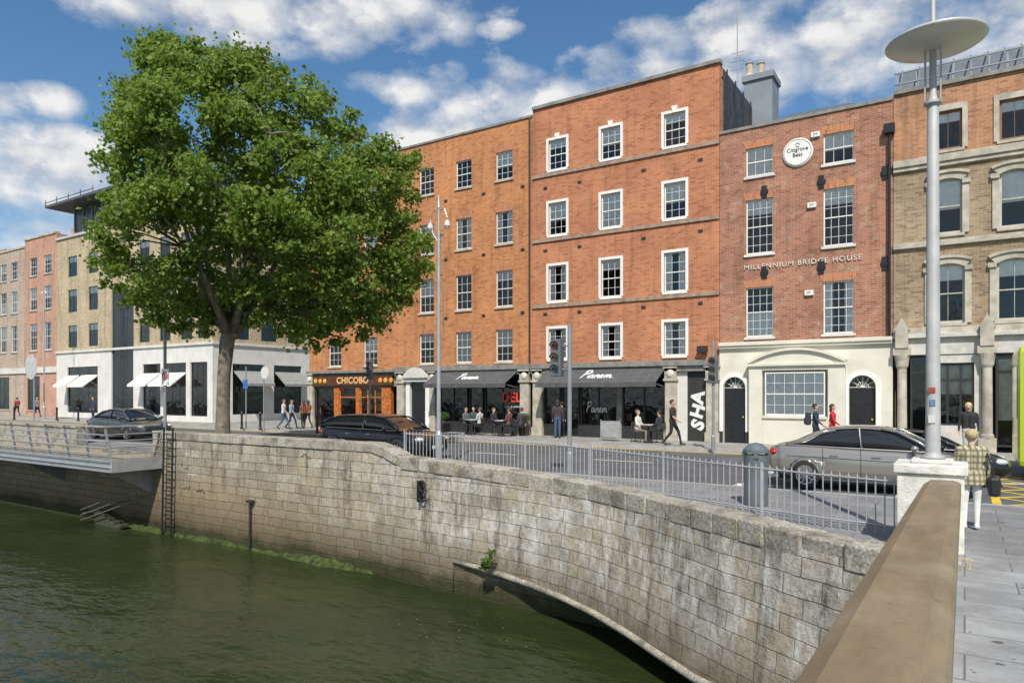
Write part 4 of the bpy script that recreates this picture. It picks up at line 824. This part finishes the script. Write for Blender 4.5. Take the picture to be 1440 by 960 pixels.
# ---------------------------------------------------------------- cars
def loft(sts,sec):
    mb=MB(); vs=[];n=None
    for st in sts:
        half=sec(*st); ring=half+[(-y,z) for y,z in half[::-1] if abs(y)>1e-4]; n=len(ring); vs+=[(st[0],y,z) for y,z in ring]
    fs=[]
    for i in range(len(sts)-1):
        for k in range(n): fs.append((i*n+k,i*n+(k+1)%n,(i+1)*n+(k+1)%n,(i+1)*n+k))
    fs.append(tuple(range(n))); fs.append(tuple(range((len(sts)-1)*n,len(sts)*n))[::-1]); return mb.add(vs,fs)
_car={}
def wheel_meshes():
    ty=MB().lathe((0,0,0),[(.22,-.1),(.30,-.105),(.33,-.07),(.335,0),(.33,.07),(.30,.105),(.22,.1)],28,'y')
    ty.f=[f for f in ty.f if len(f)==4]
    rm=MB().lathe((0,0,0),[(.225,-.1),(.235,-.085),(.20,-.07),(.19,.05)],28,'y'); rm.f=[f for f in rm.f if len(f)==4]; rm.lathe((0,0,0),[(.05,-.085),(.05,-.04)],12,'y')
    for k in range(10):
        a=2*math.pi*k/10; c_,s_=math.cos(a),math.sin(a); p=lambda r,o,y:(r*c_-o*s_,y,r*s_+o*c_)
        rm.add([p(.04,-.02,-.085),p(.04,.02,-.085),p(.215,.024,-.088),p(.215,-.024,-.088),p(.04,-.02,-.05),p(.04,.02,-.05),p(.215,.024,-.05),p(.215,-.024,-.05)],[(0,1,2,3),(4,7,6,5),(0,4,5,1),(1,5,6,2),(2,6,7,3),(3,7,4,0)])
    return ty,rm
def car(label,col,loc,rz,group,hatch=False,roofz=1.42,sx=1.,sz=1.,rough=.28,metal=.55):
    root=empty('car'); pm=paint(col,rough,metal)
    S=[(-2.36,.46,.82,.66),(-2.31,.32,.93,.78),(-2.05,.24,.985,.87),(-1.4,.2,.99,.91),(-.5,.19,.95,.925),(.5,.19,.93,.925),(1.15,.19,.915,.915),(1.7,.2,.85,.895),(2.05,.21,.78,.84),(2.28,.25,.70,.73),(2.38,.33,.60,.58)]
    def sec(x,zb,zt,hw): return [(0,zb),(hw*.8,zb),(hw*.95,zb+.06),(hw,zb+(zt-zb)*.45),(hw*.985,zb+(zt-zb)*.72),(hw*.93,zt-.03),(hw*.8,zt),(0,zt+.03)]
    bo=loft(S,sec).build('body',pm,root); sub=bo.modifiers.new('s','SUBSURF'); sub.levels=2; sub.render_levels=2
    cut=MB()
    for x in (-1.42,1.42): cut.lathe((x,0,.33),[(.375,-1.2),(.375,-.66)],32,'y').lathe((x,0,.33),[(.375,.66),(.375,1.2)],32,'y')
    cobj=cut.build('cutter',DARK,None,local=True)
    bm_=bo.modifiers.new('b','BOOLEAN'); bm_.object=cobj; bm_.operation='DIFFERENCE'; bm_.solver='EXACT'
    bpy.context.view_layer.update(); me=baked(bo); bo.modifiers.clear(); bo.data=me; bpy.data.objects.remove(cobj)
    me.shade_smooth()
    try: me.set_sharp_from_angle(angle=R(35))
    except Exception: pass
    me.materials.clear(); me.materials.append(pm)
    rb=-.95 if not hatch else -1.75
    G=[(-1.9 if not hatch else -2.2,.97,.985,.74,.68),(rb-.35,.96,1.27,.77,.61),(rb+.15,.95,1.385,.79,.58),(-.3,.93,roofz,.80,.575),(.3,.92,roofz-.02,.80,.575),(.7,.91,1.30,.79,.585),(1.42,.90,.925,.76,.70)]
    def gs(x,zb,zt,hb,ht): return [(0,zb),(hb,zb),(hb+(ht-hb)*.5,zb+(zt-zb)*.55),(ht,max(zb,zt-.06)),(ht*.82,zt),(0,zt+.02)]
    go=loft(G,gs).build('window_glass',CARGLASS,root); s2=go.modifiers.new('s','SUBSURF'); s2.levels=2; s2.render_levels=2; go.data.shade_smooth()
    Rr=[(rb-.12,0,1.325,0,.60),(rb+.15,0,1.385,0,.585),(-.3,0,roofz,0,.58),(.25,0,roofz-.015,0,.58),(.55,0,1.345,0,.59)]
    def rs(x,_,zt,__,ht): return [(0,zt-.05),(ht*.9,zt-.05),(ht+.015,zt-.055),(ht-.0,zt-.015),(ht*.8,zt+.012),(0,zt+.03)]
    ro=loft(Rr,rs).build('roof',pm,root); s3=ro.modifiers.new('s','SUBSURF'); s3.levels=2; s3.render_levels=2; ro.data.shade_smooth()
    for s_ in (-1,1):
        MB().path([(1.42,s_*.745,.90),(1.05,s_*.70,1.12),(.62,s_*.61,1.32),(.25,s_*.585,roofz-.05)],[.035,.032,.03,.02],8).build('windscreen_pillar',pm,root,smooth=True)
        MB().path([(rb+.2,s_*.59,1.33),(rb-.15,s_*.63,1.26),(rb-.5,s_*.70,1.09),(-1.9 if not hatch else -2.1,s_*.74,.97)],[.03,.05,.06,.05],8).build('rear_pillar',pm,root,smooth=True)
        MB().path([(-.15,s_*.805,.95),(-.2,s_*.70,1.2),(-.22,s_*.61,roofz-.05)],[.03,.028,.025],6).build('door_pillar',BLACK,root)
        MB().path([(-1.85,s_*.79,.975),(-.5,s_*.83,.955),(1.3,s_*.79,.925)],.012,6).build('window_trim',RIM,root)
        for xx in (-1.0,-.15,.95): MB().path([(xx,s_*.915,.30),(xx,s_*.929,.5),(xx,s_*.916,.74),(xx-.02,s_*.862,.92)],.005,4).build('door_seam',BLACK,root)
        MB().path([(-1.9,s_*.895,.74),(-.5,s_*.918,.72),(1.2,s_*.905,.68)],.006,4).build('swage_line',BLACK,root)
        for xx in (-.85,.08): MB().box(xx,xx+.2,s_*.918-.012,s_*.918+.012,.77,.80).build('door_handle',RIM,root,bevel=.005)
        MB().ell((.98,s_*.98,1.0),(.09,.1,.065),10,8).build('wing_mirror',pm,root,smooth=True)
        MB().ell((2.14,s_*.63,.66),(.19,.16,.085),12,8).build('headlight',M((.6,.62,.65),.1,.2,.05),root,smooth=True)
        MB().ell((-2.20,s_*.68,.80),(.13,.17,.085),12,8).build('tail_light',M((.4,.01,.01),.2),root,smooth=True)
        MB().path([(-1.0,s_*.90,.24),(1.0,s_*.90,.24)],.03,6).build('side_skirt',DARK,root)
    MB().box(2.30,2.375,-.3,.3,.46,.60).build('grille',BLACK,root,bevel=.02); MB().box(-2.385,-2.36,-.26,.26,.52,.63).build('number_plate',WHITE,root); MB().box(2.37,2.39,-.26,.26,.36,.46).build('number_plate',WHITE,root)
    MB().box(-2.1,2.1,-.68,.68,.2,.3).build('underbody',BLACK,root)
    ty,rm=wheel_meshes()
    for x in (-1.42,1.42):
        for s_ in (-1,1):
            if 'ty' not in _car: w=ty.build('wheel',TYRE,root,smooth=True); _car['ty']=w.data
            else: w=put('wheel',_car['ty'],root); ORG[w.name]=Vector((0,0,0))
            w.location=(x,s_*.81,.335); w.rotation_euler=(0,0,0 if s_<0 else math.pi)
            if 'rm' not in _car: q=rm.build('rim',RIM,w); di=MB().lathe((0,0,0),[(.2,-.03),(.2,.0)],24,'y').build('brake_disc',DARK,w); _car.update(rm=q.data,di=di.data)
            else: put('rim',_car['rm'],w); put('brake_disc',_car['di'],w)
    root.location=loc; root.rotation_euler=(0,0,rz); root.scale=(sx,sx,sz); return tag(root,label,'car',group)
car('brownish silver saloon car seen from the side behind the railing',(.36,.335,.30),(-1.72,17.3,.004),0,'cars on the quay road',sx=.88,rough=.2,metal=.6)
car('black car beyond the silver saloon, its front showing right of the white pier',(.012,.012,.015),(-1.35,19.6,.004),0,'cars on the quay road',sx=.93,sz=.9,roofz=1.40)
car('black car with its bonnet to the right, left end of the railing',(.012,.013,.018),(-16.6,17.5,.004),0,'cars on the quay road',hatch=True)
car('dark grey car behind the boardwalk end at left',(.07,.08,.09),(-32.6,17.5,.004),0,'cars on the quay road')
bs=empty('bus',(6,22,0)); GB=paint((.50,.66,.03),.35,0.); X0=fx(1414,20.8)+.25
MB().box(X0,X0+11,20.9,23.4,.32,3.3).build('body',GB,bs,bevel=.16)
MB().box(X0+.8,X0+10.6,20.885,20.91,1.35,2.75).build('side_windows',CARGLASS,bs,bevel=.004); MB().box(X0-.012,X0+.02,21.15,23.15,1.5,2.8).build('rear_window',CARGLASS,bs)
MB().box(X0+.25,X0+10.8,20.883,20.90,.36,.7).build('skirt_panel',M((.1,.1,.1)),bs)
for z in (.95,1.2): MB().lathe((X0+.3,20.89,z),[(.06,-.02),(.07,.01)],14,'y').build('tail_light',RED,bs)
MB().box(X0+.18,X0+.42,20.875,20.90,1.9,2.2).build('route_badge',M((.05,.15,.45)),bs)
for x in (X0+2.6,X0+8.2):
    w=MB().lathe((x,21.0,.5),[(.3,-.14),(.46,-.14),(.49,0),(.46,.14)],24,'y').build('wheel',TYRE,bs); MB().lathe((x,21.0,.5),[(.05,-.18),(.28,-.15),(.3,-.1)],20,'y').build('rim',GREYM,w)
tag(bs,'lime green bus at the right edge of the road','bus')
# ---------------------------------------------------------------- people
SKIN=M((.56,.35,.25),.6,0,.05); SHOE=M((.04,.035,.03),.6)
def sdist(P,a,b_,ra,rb):
    ab=b_-a; L2=max(1e-9,float(ab@ab)); t=np.clip(((P-a)@ab)/L2,0,1); return np.linalg.norm(P-(a+t[:,None]*ab),axis=1)-(ra+(rb-ra)*t)
def person(label,x,y,z,rz,h,pose,top,legs,hair,long=False,vox=.02,sleeve=True,group=None,shoe=None,mats=None):
    root=empty('person'); up=-.36 if pose=='sit' else 0.; C=[]
    def cp(p,q,r0,r1,t): C.append((np.array(p,float),np.array(q,float),r0,r1,t))
    for s_ in (-1,1):
        cp((.085*s_,0,1.34+up),(.072*s_,0,1.08+up),.105,.092,1); cp((.072*s_,0,1.08+up),(.08*s_,-.01,.98+up),.092,.105,1); cp((.075*s_,-.01,.93+up),(.08*s_,0,.88+up),.105,.1,2)
    cp((-.155,0,1.40+up),(.155,0,1.40+up),.062,.062,1); cp((0,-.01,1.42+up),(0,.0,1.47+up),.06,.055,1)
    cp((0,-.005,1.47+up),(0,.01,1.56+up),.052,.05,3); cp((0,.012,1.605+up),(0,0,1.66+up),.078,.09,3); cp((0,.05,1.57+up),(0,.055,1.575+up),.042,.042,3); cp((0,.098,1.605+up),(0,.085,1.64+up),.013,.01,3)
    for s_ in (-1,1): cp((.088*s_,0,1.61+up),(.09*s_,0,1.64+up),.014,.016,3)
    if pose=='stand': A=[[(.20,0,1.39),(.245,-.02,1.12),(.25,.06,.88)]]*2; G_=[[(.085,0,.90),(.095,.015,.5),(.095,-.02,.09),(.11,.13,.04)]]*2
    elif pose=='walk': A=[[(.20,0,1.39),(.24,-.13,1.14),(.23,-.06,.90)],[(.20,0,1.39),(.24,.08,1.13),(.2,.27,.98)]]; G_=[[(.085,0,.90),(.09,.2,.53),(.09,.30,.10),(.1,.45,.07)],[(.085,0,.90),(.09,-.04,.5),(.09,-.33,.16),(.09,-.22,.045)]]
    elif pose=='bag': A=[[(.20,0,1.39),(.25,.02,1.12),(.19,.20,1.02)],[(.20,0,1.39),(.245,-.02,1.12),(.25,.06,.88)]]; G_=[[(.085,0,.90),(.10,.015,.5),(.11,-.02,.09),(.13,.13,.04)],[(.085,0,.90),(.09,.04,.5),(.08,-.0,.09),(.09,.15,.04)]]
    else: A=[[(.20,0,1.39),(.25,.05,1.14),(.14,.28,1.10)]]*2; G_=[[(.085,0,.90),(.11,.42,.88),(.11,.40,.46),(.11,.54,.40)]]*2
    F=[]
    for i,s_ in enumerate((-1,1)):
        a=[Vector((p[0]*s_,p[1],p[2]+up)) for p in A[i]]; g=[Vector((p[0]*s_,p[1],p[2]+up)) for p in G_[i]]
        cp(a[0],a[1],.056,.043,1); cp(a[1],a[2],.041,.03,1 if sleeve else 3); d=(a[2]-a[1]).normalized(); cp(a[2],a[2]+d*.07,.026,.028,3)
        cp(g[0],g[1],.088,.06,2); cp(g[1],g[2],.058,.04,2); cp(g[2]-Vector((0,.03,.03)),g[3],.046,.036,4)
        pal=a[2]+d*.08; sd=d.cross(Vector((s_*1.,0,0))).normalized()
        for k in range(4): st_=pal+sd*(k-1.5)*.016; ln=(.055,.065,.06,.045)[k]; F.append((st_,st_+d*ln*.6+Vector((-s_*.008,0,0)),st_+d*ln+Vector((-s_*.025,0,0)))) 
        F.append((a[2]+d*.02+sd*.02,a[2]+d*.055+sd*.045,a[2]+d*.085+sd*.05))
    mb=MB()
    for a,b_,r0,r1,t in C:
        mb.ell(tuple(a),r0,12,8); mb.ell(tuple(b_),r1,12,8)
        if np.linalg.norm(b_-a)>.012: mb.tube(Vector(a),Vector(b_),r0,r1,12)
    tmp=mb.build('tmp',SKIN,None,local=True); rmd=tmp.modifiers.new('r','REMESH'); rmd.mode='VOXEL'; rmd.voxel_size=vox; sm=tmp.modifiers.new('s','SMOOTH'); sm.iterations=3; sm.factor=.5
    bpy.context.view_layer.update(); me=baked(tmp); bpy.data.objects.remove(tmp)
    n=len(me.polygons); ct=np.zeros(n*3); me.polygons.foreach_get('center',ct); ct=ct.reshape(-1,3)
    ds=np.stack([sdist(ct,a,b_,r0,r1) for a,b_,r0,r1,t in C]); tg=np.array([c_[4] for c_ in C])[ds.argmin(0)]
    vs=[tuple(v.co) for v in me.vertices]; fs=[tuple(p.vertices) for p in me.polygons]; mi=[int(q) for q in tg-1]
    ex=MB()
    for f in F: ex.path(f,[.0095,.009,.007],6)
    k=len(vs); vs+=[tuple(p) for p in ex.v]; fs+=[tuple(i+k for i in f) for f in ex.f]; mi+=[2]*len(ex.f)
    ex=MB()
    for s_ in (-1,1): ex.ell((.032*s_,.083,1.637+up),(.012,.008,.007),8,6)
    ex.ell((0,.088,1.575+up),(.022,.007,.006),8,6); k=len(vs); vs+=[tuple(p) for p in ex.v]; fs+=[tuple(i+k for i in f) for f in ex.f]; mi+=[4]*len(ex.f)
    nm=bpy.data.meshes.new('body'); nm.from_pydata(vs,[],fs)
    for mt in (mats[0] if mats else M(top,.85,0,.15,12,.2),mats[1] if mats else M(legs,.85,0,.15,12,.2),SKIN,shoe or SHOE,M((.12,.05,.04),.5)): nm.materials.append(mt)
    nm.polygons.foreach_set('material_index',np.array(mi,dtype=np.int32)); nm.shade_smooth()
    o=bpy.data.objects.new('body',nm); COL.objects.link(o); o.parent=root
    hb=MB().ell((0,-.022,1.665+up),(.099,.103,.098),14,10)
    if long: hb.ell((0,-.06,1.56+up),(.085,.06,.14),12,8)
    hb.build('hair',M(hair,.7,0,.3,30,.4),root,smooth=True)
    if pose=='bag':
        sk_=MB(); rings=[(1.03,.195,.135),(.95,.215,.15),(.84,.225,.16),(.80,.228,.162)]; vs=[]; n=24
        for zz,rx_,ry_ in rings:
            for q in range(n): t=2*math.pi*q/n; w_=1+.04*math.sin(5*t)*(1.1-zz)*4; vs.append((rx_*math.cos(t)*w_,ry_*math.sin(t)*w_,zz))
        sk_.add(vs,[(i*n+q,i*n+(q+1)%n,(i+1)*n+(q+1)%n,(i+1)*n+q) for i in range(3) for q in range(n)]).build('shirt_hem',mats[0],root,smooth=True)
    k=h/1.75; root.scale=(k,k,k); root.location=(x,y,z); root.rotation_euler=(0,0,rz); return tag(root,label,'person',group)
def at(px,Y): return fx(px,Y),Y
W=R(-90); E_=R(90)
NAVY=(.02,.03,.06); BLK=(.02,.02,.022); DEN=(.06,.10,.18)
def plaid():
    m,nt,b=newmat('plaid_cloth'); g=N(nt,'ShaderNodeTexCoord').outputs['Object']; s=N(nt,'ShaderNodeSeparateXYZ',{0:g})
    a=mr(nt,math_(nt,'SINE',math_(nt,'MULTIPLY',math_(nt,'ADD',s.outputs[0],math_(nt,'MULTIPLY',s.outputs[1],.6)),70.)),.2,.4); c_=mr(nt,math_(nt,'SINE',math_(nt,'MULTIPLY',s.outputs[2],60.)),.2,.4)
    col=mix(nt,math_(nt,'MULTIPLY',a,.75),(.48,.42,.26),(.08,.10,.08)); col=mix(nt,math_(nt,'MULTIPLY',c_,.7),col,(.12,.11,.09)); L(nt,col,b.inputs['Base Color']); b.inputs['Roughness'].default_value=.9; return m
wx,wy=gp(1366,744); person('woman seen from behind in a plaid shirt and white trousers by the pier',wx,wy,.1,R(8),1.5,'bag',(0,0,0),(0,0,0),(.50,.37,.21),vox=.013,mats=(plaid(),M((.72,.71,.68),.85,0,.08,9,.3)),shoe=M((.7,.7,.68),.6))
bg=empty('shoulder_bag',(wx+.3,wy,.6)); MB().box(wx+.2,wx+.36,wy-.14,wy+.14,.62,.92).build('bag_body',BLACK,bg,bevel=.05); MB().path([(wx+.28,wy-.12,.9),(wx+.2,wy-.05,1.25),(wx+.2,wy+.05,1.25),(wx+.28,wy+.12,.9)],.012,6).build('strap',BLACK,bg); tag(bg,'black shoulder bag at the side of the plaid shirted woman','bag')
def P_(label,px,Y,rz,h,pose,top,legs,hair,**k): x,y=at(px,Y); return person(label,x,y,.1 if Y>25.1 or Y<15.4 else 0.,rz,h,pose,top,legs,hair,**k)
P_('blonde person in black jacket and white top on the far footway at right',1362,25.6,R(180),1.75,'stand',(.03,.03,.035),(.55,.53,.5),(.6,.45,.22),long=True)
P_('person in a red jacket walking behind the saloon car',1171,26.4,W,1.66,'walk',(.55,.02,.03),BLK,(.06,.04,.03),long=True)
P_('person in dark blue with a backpack walking behind the saloon car',1147,26.6,W,1.66,'walk',(.03,.04,.07),NAVY,(.03,.025,.02))
x,y=at(1141,26.6); bp=empty('backpack',(x,y,1.1)); MB().box(x-.2,x-.02,y-.13,y+.13,1.0,1.45).build('pack',M((.03,.035,.05),.8),bp,bevel=.05); MB().box(x-.24,x-.2,y-.09,y+.09,1.03,1.25).build('front_pocket',M((.05,.05,.06),.8),bp,bevel=.015); tag(bp,'dark backpack on the person behind the saloon car','backpack')
P_('walking man in black in front of the graffiti painted shutter',946,26.0,W,1.78,'walk',(.035,.03,.028),BLK,(.05,.03,.02),sleeve=False)
P_('standing person with a dark top and blue jeans at the cafe door',784,27.6,R(20),1.72,'stand',(.05,.04,.05),DEN,(.04,.03,.02),long=True)
P_('standing person in black beside the jeans wearer at the cafe door',790,28.2,R(60),1.65,'stand',BLK,BLK,(.03,.02,.02))
P_('person in a white top and jeans walking right of the tree trunk',399,25.8,R(-60),1.7,'walk',(.6,.62,.65),DEN,(.05,.03,.02),sleeve=False)
P_('person in a pale blue top and dark trousers right of the tree trunk',410,26.4,R(-70),1.66,'walk',(.30,.38,.5),NAVY,(.06,.04,.03),long=True)
P_('woman in a brown top left of the orange shopfront',426,27.0,R(100),1.62,'stand',(.22,.10,.05),BLK,(.08,.04,.02),long=True,sleeve=False)
P_('woman in a rust jacket beside the woman in brown',433,27.4,R(80),1.62,'walk',(.3,.1,.05),(.03,.03,.04),(.05,.03,.02),long=True)
P_('person in dark clothes near the glass tower strip at left',131,26.8,R(180),1.75,'stand',(.03,.04,.07),NAVY,(.03,.02,.02))
P_('person in grey under the round disc at far left',52,27.4,R(-80),1.7,'walk',(.25,.25,.26),BLK,(.03,.02,.02))
P_('person in red near the far left edge',24,27.4,R(90),1.65,'walk',(.3,.06,.06),BLK,(.03,.02,.02))
CH=M((.05,.04,.035),.5)
def chair(px,Y,rz,label):
    x,y=at(px,Y); o=empty('cafe_chair'); MB().box(-.2,.2,-.2,.2,.43,.46).build('seat',CH,o,bevel=.01)
    for a in (-.18,.18):
        for c_ in (-.18,.18): MB().tube((a,c_,.43),(a*1.1,c_*1.1,0),.014,n=6).build('leg',CH,o)
    MB().box(-.2,.2,-.215,-.19,.6,.85).tube((-.18,-.2,.45),(-.18,-.2,.85),.014,n=6).tube((.18,-.2,.45),(.18,-.2,.85),.014,n=6).build('backrest',CH,o); o.location=(x,y,.1); o.rotation_euler=(0,0,rz); tag(o,label,'chair','cafe chairs on the footway')
def table(px,Y,label):
    x,y=at(px,Y); o=empty('cafe_table',(x,y,.1)); MB().lathe((x,y,.82),[(.32,0),(.33,.02),(.32,.04)],24).build('table_top',M((.4,.38,.34),.4),o); MB().tube((x,y,.12),(x,y,.82),.025).build('stem',DARK,o); MB().lathe((x,y,.1),[(.2,0),(.2,.02),(.03,.04)],20).build('base',DARK,o); tag(o,label,'table','cafe tables on the footway')
seats=[(655,27.4,W,(.12,.13,.16),BLK,'dark grey','at the left end of the cafe tables'),(675,27.4,E_,(.45,.45,.47),BLK,'pale grey','across the first cafe table'),(666,28.3,R(180),(.05,.09,.07),NAVY,'dark green','against the cafe window'),(694,27.3,W,(.03,.03,.04),BLK,'black','at the left of the second cafe table'),(716,27.3,E_,(.16,.06,.05),BLK,'maroon','at the right of the second cafe table'),(733,27.9,E_,(.06,.06,.08),NAVY,'charcoal','next to the planter'),(897,27.0,W,(.62,.6,.57),(.25,.2,.15),'a white shirt','under the wide awning'),(927,27.0,E_,(.04,.04,.05),BLK,'black','facing the white shirted one')]
for i,(px,Y,rz,tp,lg,cn,pl_) in enumerate(seats):
    P_('seated person in '+cn+' '+pl_,px,Y,rz,1.7,'sit',tp,lg,random.choice(((.03,.02,.02),(.1,.06,.03),(.2,.13,.07)))); chair(px,Y,rz,'cafe chair under the sitter in '+cn+' '+pl_)
for px,Y,l in ((664,27.4,'round cafe table between the dark grey and pale grey sitters'),(705,27.3,'round cafe table between the black and maroon sitters'),(912,27.0,'round cafe table before the white shirted sitter')): table(px,Y,l)
# ---------------------------------------------------------------- light, sky, camera
S=Vector((.42,-.75,0)).normalized()*math.cos(R(48))+Vector((0,0,math.sin(R(48))))
ld=bpy.data.lights.new('sun','SUN'); ld.energy=4.8; ld.angle=R(.5); ld.color=(1,.95,.87); so=bpy.data.objects.new('sun',ld); COL.objects.link(so); so.rotation_euler=S.to_track_quat('Z','Y').to_euler()
w=bpy.data.worlds.new('World'); SC.world=w; w.use_nodes=True; nt=w.node_tree; nt.nodes.clear()
sk=N(nt,'ShaderNodeTexSky',sky_type='NISHITA',sun_disc=False,sun_elevation=R(48),sun_rotation=math.atan2(S.x,S.y)); sk.air_density=1.0; sk.dust_density=.5; sk.ozone_density=2.
tc=N(nt,'ShaderNodeTexCoord').outputs['Generated']; s=N(nt,'ShaderNodeSeparateXYZ',{0:tc}); X_,Y_,Z_=s.outputs
az=math_(nt,'ARCTAN2',X_,Y_); ln=math_(nt,'SQRT',math_(nt,'ADD',math_(nt,'MULTIPLY',X_,X_),math_(nt,'MULTIPLY',Y_,Y_))); el=math_(nt,'DIVIDE',Z_,math_(nt,'MAXIMUM',ln,.02))
clouds=[(240,0,200,55),(440,5,230,75),(590,118,90,36),(702,42,34,14),(75,138,54,28),(12,140,40,26),(40,250,170,80),(100,215,80,38),(720,150,140,55),(640,190,150,40),(930,115,180,60),(1010,55,150,50),(1150,75,190,85),(1240,30,140,55),(1420,30,130,60),(1340,120,130,50),(100,335,240,36),(860,150,90,38)]
best=None
for px,py,a,b_ in clouds:
    t=tt(px); u0=math.atan(t)-AN; v0=(HZ-py)/FP/math.sqrt(1+t*t); aa=a/FP/(1+t*t); bb=b_/FP/math.sqrt(1+t*t)
    p=math_(nt,'MULTIPLY_ADD',az,1/aa,-u0/aa); q=math_(nt,'MULTIPLY_ADD',el,1/bb,-v0/bb); r=math_(nt,'MULTIPLY_ADD',q,q,math_(nt,'MULTIPLY',p,p)); best=r if best is None else math_(nt,'MINIMUM',best,r)
def puff(off):
    v_=N(nt,'ShaderNodeCombineXYZ',{0:az,1:math_(nt,'MULTIPLY_ADD',el,1.35,off)}).outputs[0]
    wn_=N(nt,'ShaderNodeTexNoise',{'Vector':v_,'Scale':9.,'Detail':6.,'Roughness':.6})
    vw=N(nt,'ShaderNodeVectorMath',{0:v_,1:N(nt,'ShaderNodeVectorMath',{0:wn_.outputs['Color'],1:(.09,.09,.0)},operation='MULTIPLY').outputs[0]},operation='ADD').outputs[0]
    a_=N(nt,'ShaderNodeTexVoronoi',{'Vector':vw,'Scale':14.},feature='F1',voronoi_dimensions='2D').outputs['Distance']
    return v_,math_(nt,'MULTIPLY_ADD',a_,-1.0,.42),wn_.outputs['Fac']
vec,p1,n1=puff(0.); _,p2,n2=puff(.03)
den=math_(nt,'ADD',math_(nt,'SUBTRACT',1.0,math_(nt,'MINIMUM',best,3.)),math_(nt,'ADD',p1,math_(nt,'MULTIPLY_ADD',n1,4.2,-2.1)))
fac=mr(nt,den,-.2,1.2); behind=mr(nt,Y_,.1,-.2); big=mr(nt,noise(nt,vec,3.5,4,.6),.42,.58)  # unseen clouds behind the camera, added so the window glass reflects brighter
fac=math_(nt,'MAXIMUM',fac,math_(nt,'MULTIPLY',behind,big))
sh=mr(nt,math_(nt,'ADD',math_(nt,'MULTIPLY',math_(nt,'SUBTRACT',p1,p2),.6),math_(nt,'MULTIPLY',math_(nt,'SUBTRACT',n1,n2),2.)),-.35,.28)
sh2=math_(nt,'MULTIPLY',mr(nt,sh,0,1,.4,1),mr(nt,den,.0,1.3,.75,1.))
cc=mix(nt,sh2,(.42,.47,.55),(1.0,.99,.97))
sc_=mix(nt,1.,sk.outputs[0],(.62,.88,1.),'MULTIPLY')
b1=N(nt,'ShaderNodeBackground',{0:sc_,1:.125}); b2=N(nt,'ShaderNodeBackground',{0:cc,1:.92}); ms=N(nt,'ShaderNodeMixShader',{0:math_(nt,'MULTIPLY',fac,.95),1:b1.outputs[0],2:b2.outputs[0]}); out=N(nt,'ShaderNodeOutputWorld'); L(nt,ms.outputs[0],out.inputs[0])
cam=bpy.data.cameras.new('camera'); co=bpy.data.objects.new('camera',cam); COL.objects.link(co); co.location=(0,0,H); co.rotation_euler=(R(90),0,AN); cam.sensor_width=36; cam.lens=36*FP/1440; cam.shift_y=(HZ-480)/1440; cam.clip_end=2000; cam.clip_start=.05; SC.camera=co
SC.view_settings.view_transform='Standard'; SC.view_settings.look='None'; SC.view_settings.exposure=0
